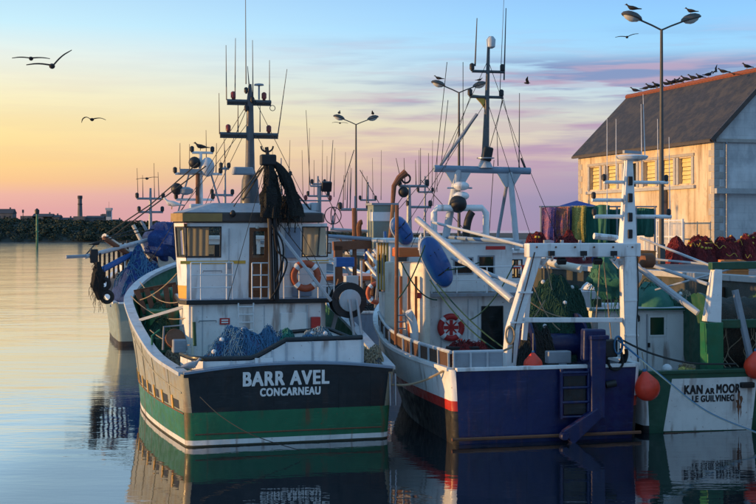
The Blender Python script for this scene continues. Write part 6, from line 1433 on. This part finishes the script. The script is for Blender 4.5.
# ================================================================== gulls
def loft(secs, n=10):
    """closed body from (centre, half width, half height) sections along x"""
    m_ = MB(); vs = []
    for (x, z, a, b) in secs:
        for k in range(n): t_ = 2*math.pi*k/n; vs.append((x, a*math.cos(t_), z + b*math.sin(t_)))
    m = len(secs); m_.add(vs, [(i*n+k, i*n+(k+1) % n, (i+1)*n+(k+1) % n, (i+1)*n+k) for i in range(m-1) for k in range(n)] + [tuple(range(n)), tuple(range((m-1)*n, m*n))])
    return m_
def body_perched():
    return loft([(-.34,.115,.012,.008), (-.26,.125,.045,.02), (-.16,.145,.075,.055), (-.04,.16,.095,.085), (.07,.175,.085,.085), (.14,.215,.06,.065), (.175,.265,.045,.045), (.205,.305,.042,.042), (.24,.305,.03,.03), (.262,.302,.012,.014)])
PB = {}
def perched(pos, rz, s, label, mats=('gull_grey', 'gull_dark'), group='perched gulls'):
    rt = thing('gull', label, 'gull', Matrix.Translation(pos) @ Matrix.Rotation(rz, 4, 'Z') @ Matrix.Scale(s, 4), group)
    def shared(nm, fn, mat):
        key = (nm, mat)
        if key not in PB: o = fn().build(nm, mat, rt, smooth=True); PB[key] = o.data
        else: o = bpy.data.objects.new(nm, PB[key]); COL.objects.link(o); o.parent = rt
        return o
    shared('body', body_perched, mats[0])
    for s_ in (-1, 1):
        key = ('wing', mats[1], s_)
        if key not in PB:
            m_ = MB(); m_.grid(lambda u, v: (.10-.48*u, s_*(.088*math.sin(math.pi*(.25+.5*v))*(1-u*.8)+.006), .20 - .10*v*(1-u*.7) - .07*u), 6, 4); o = m_.build('wing', mats[1], rt, smooth=True, solid=.012); PB[key] = o.data
        else:
            o = bpy.data.objects.new('wing', PB[key]); COL.objects.link(o); o.parent = rt
        shared('leg', lambda: MB().tube([(.0,.03,.09), (.01,.03,0)], .008, 4), 'beak') if s_ > 0 else shared('leg', lambda: MB().tube([(.0,.03,.09), (.01,.03,0)], .008, 4), 'beak').location.__setitem__(1, -.06)
    shared('beak', lambda: MB().tube([(.255,0,.302), (.315,0,.292)], .013, 5, r1=.003), 'beak')
    return rt
def flying(pos, rz, s, label, l, r, roll=0., pitch=0., mat='gull_dark', group='flying gulls'):
    """l, r: wing poses as (inner dihedral, outer dihedral, sweep)"""
    rt = thing('flying_gull', label, 'gull', Matrix.Translation(pos) @ Matrix.Rotation(rz, 4, 'Z') @ Matrix.Rotation(roll, 4, 'X') @ Matrix.Rotation(pitch, 4, 'Y') @ Matrix.Scale(s, 4), group)
    loft([(-.26,.0,.05,.006), (-.2,0,.035,.015), (-.1,0,.07,.065), (.02,0,.085,.08), (.12,.01,.066,.066), (.18,.02,.048,.048), (.215,.02,.038,.038), (.235,.018,.012,.012)]).build('body', mat, rt, smooth=True)
    MB().tube([(.23,0,.018), (.28,0,.010)], .011, 5, r1=.003).build('beak', 'beak', rt)
    for sg, (d0, d1, sw) in ((1, l), (-1, r)):
        m_ = MB()
        def fn(u, v):
            t_ = u*.68; y = 0; z = 0; n_ = 8
            for k in range(int(n_*1)):
                a = d0 + (d1-d0)*min(1, max(0, (k/n_*u-.25)/.5)); y += math.cos(a)*t_/n_; z += math.sin(a)*t_/n_
            ch = .25*(1-u**2.0*.90); x = .07 - v*ch - sw*max(0, u-.42)**1.3 + .10*min(u, .4)
            return (x, sg*(y+.03), z + .02 + .02*math.sin(v*3.1))
        m_.grid(fn, 12, 4); m_.build('wing', mat, rt, smooth=True, solid=.012)
    return rt
flying(px(52, 66, 42), R(100), 1.15, 'gull with wings raised in a steep V, larger of the overlapping pair at left', (.05, -.35, .3), (1.0, .55, .3), roll=.10)
flying(px(31, 58.5, 50), R(95), 1.02, 'gull gliding with flat wings, just left of the V winged one', (.12, -.2, .2), (.1, -.2, .2))
flying(px(92, 119.5, 52), R(85), .85, 'lone gull with drooping wings low in the yellow sky at left', (.55, -1.35, .3), (.1, -.55, .3), roll=-.1)
flying(px(147, 178.5, 75), R(120), .95, 'small gull gliding just above the small mast at left', (.35, .1, .3), (-.15, -.4, .3), roll=-.35)
flying(px(340, 123, 100), R(100), .9, 'tiny gull gliding left of the farthest street lamp', (.2, -.3, .3), (.15, -.35, .3))
flying(px(527, 83, 75), R(170), .72, 'dark pigeon flying right of the tall mast', (.5, .2, .4), (.25, .4, .4), roll=.35)
flying(px(627, 37, 66), R(80), .85, 'gull flying left of the tall street lamp head', (.15, -.3, .3), (.45, -.05, .3))
flying(px(715.5, 71.5, 72), R(200), .55, 'pigeon landing with wings up above the warehouse ridge', (.9, 1.1, .5), (.35, .1, .5), roll=.5)
flying(px(734, 74, 78), R(95), .75, 'gull with wings spread low over the warehouse ridge', (.25, -.15, .3), (.1, -.3, .3), roll=.1)
# on lamps
def on_lamp(i, sgn, label, rz, s, mats): 
    t_ = LAMPS[i]; p = t_ + Vector((sgn*1.57*math.cos(R(12)), sgn*1.57*math.sin(R(12)), .80)); perched(p, rz, s, label, mats)
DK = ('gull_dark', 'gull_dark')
on_lamp(0, -1, 'gull on the left head of the tall street lamp', R(170), 1.25, DK); on_lamp(0, 1, 'gull on the right head of the tall street lamp', R(160), 1.05, DK)
perched(px(691.5, 19.5, 65.6), R(-10), .72, 'smaller bird at the outer tip of the right lamp head', DK)
on_lamp(1, -1, 'gull on the left head of the lamp behind the lattice mast', R(170), 1.2, DK); on_lamp(1, 1, 'pigeon on the right head of the lamp behind the lattice mast', R(10), .9, DK)
on_lamp(2, -1, 'gull on the left head of the farthest lamp', R(80), 1.3, DK); on_lamp(2, 1, 'gull on the right head of the farthest lamp', R(260), 1.3, DK)
# on the ridge
words_ = ('leftmost', 'second', 'third', 'fourth', 'fifth', 'sixth', 'seventh', 'eighth', 'ninth', 'tenth', 'eleventh', 'twelfth', 'thirteenth', 'fourteenth', 'fifteenth', 'sixteenth')
def ridge_pt(x_):
    k = (x_-CX)/F; c_, s_ = math.cos(BTH), math.sin(BTH); ox, oy = 19.4 + W_/2*c_, 75 + W_/2*s_
    al = (ox - k*oy)/(k*c_ + s_); return Vector((ox - s_*al, oy + c_*al, QT+EH+RH+.26))
for i, x_ in enumerate((635, 646, 650.5, 653.5, 657, 666, 670.5, 675.5, 678, 682.5, 686, 693, 700, 708.5, 723, 747)):
    perched(ridge_pt(x_), R(random.choice((170, 190, 20, -10, 160))), random.uniform(1.0, 1.45), '%s bird%s perched along the warehouse ridge' % (words_[i], '' if i == 0 else ' from the left'), DK, 'birds on the warehouse ridge')
# on boats
p = E2.at(200.5, 150.5, 7.4); perched(E2.M @ p, R(175), 1.35, 'large gull standing on top of the white radar mast', DK)
p = A.at(172, 212.5, 8.2); perched(A.M @ Vector((p.x, p.y, z1w+.47)), R(175), 1.15, 'pale grey gull sitting on the left end of the wheelhouse roof', ('gull_white', 'gull_grey'))
p = hA.pt(.45, hA.zr(.45)); perched(A.M @ Vector((-2.72, .12, hA.zr(0)+.06)), R(20), 1.1, 'grey gull on the port stern rail of the big white boat', ('gull_grey', 'gull_grey'))
p = C.at(96.5, 247, .6); perched(C.M @ p, R(40), 1.1, 'dark cormorant perched on the tip of the left outrigger', DK)
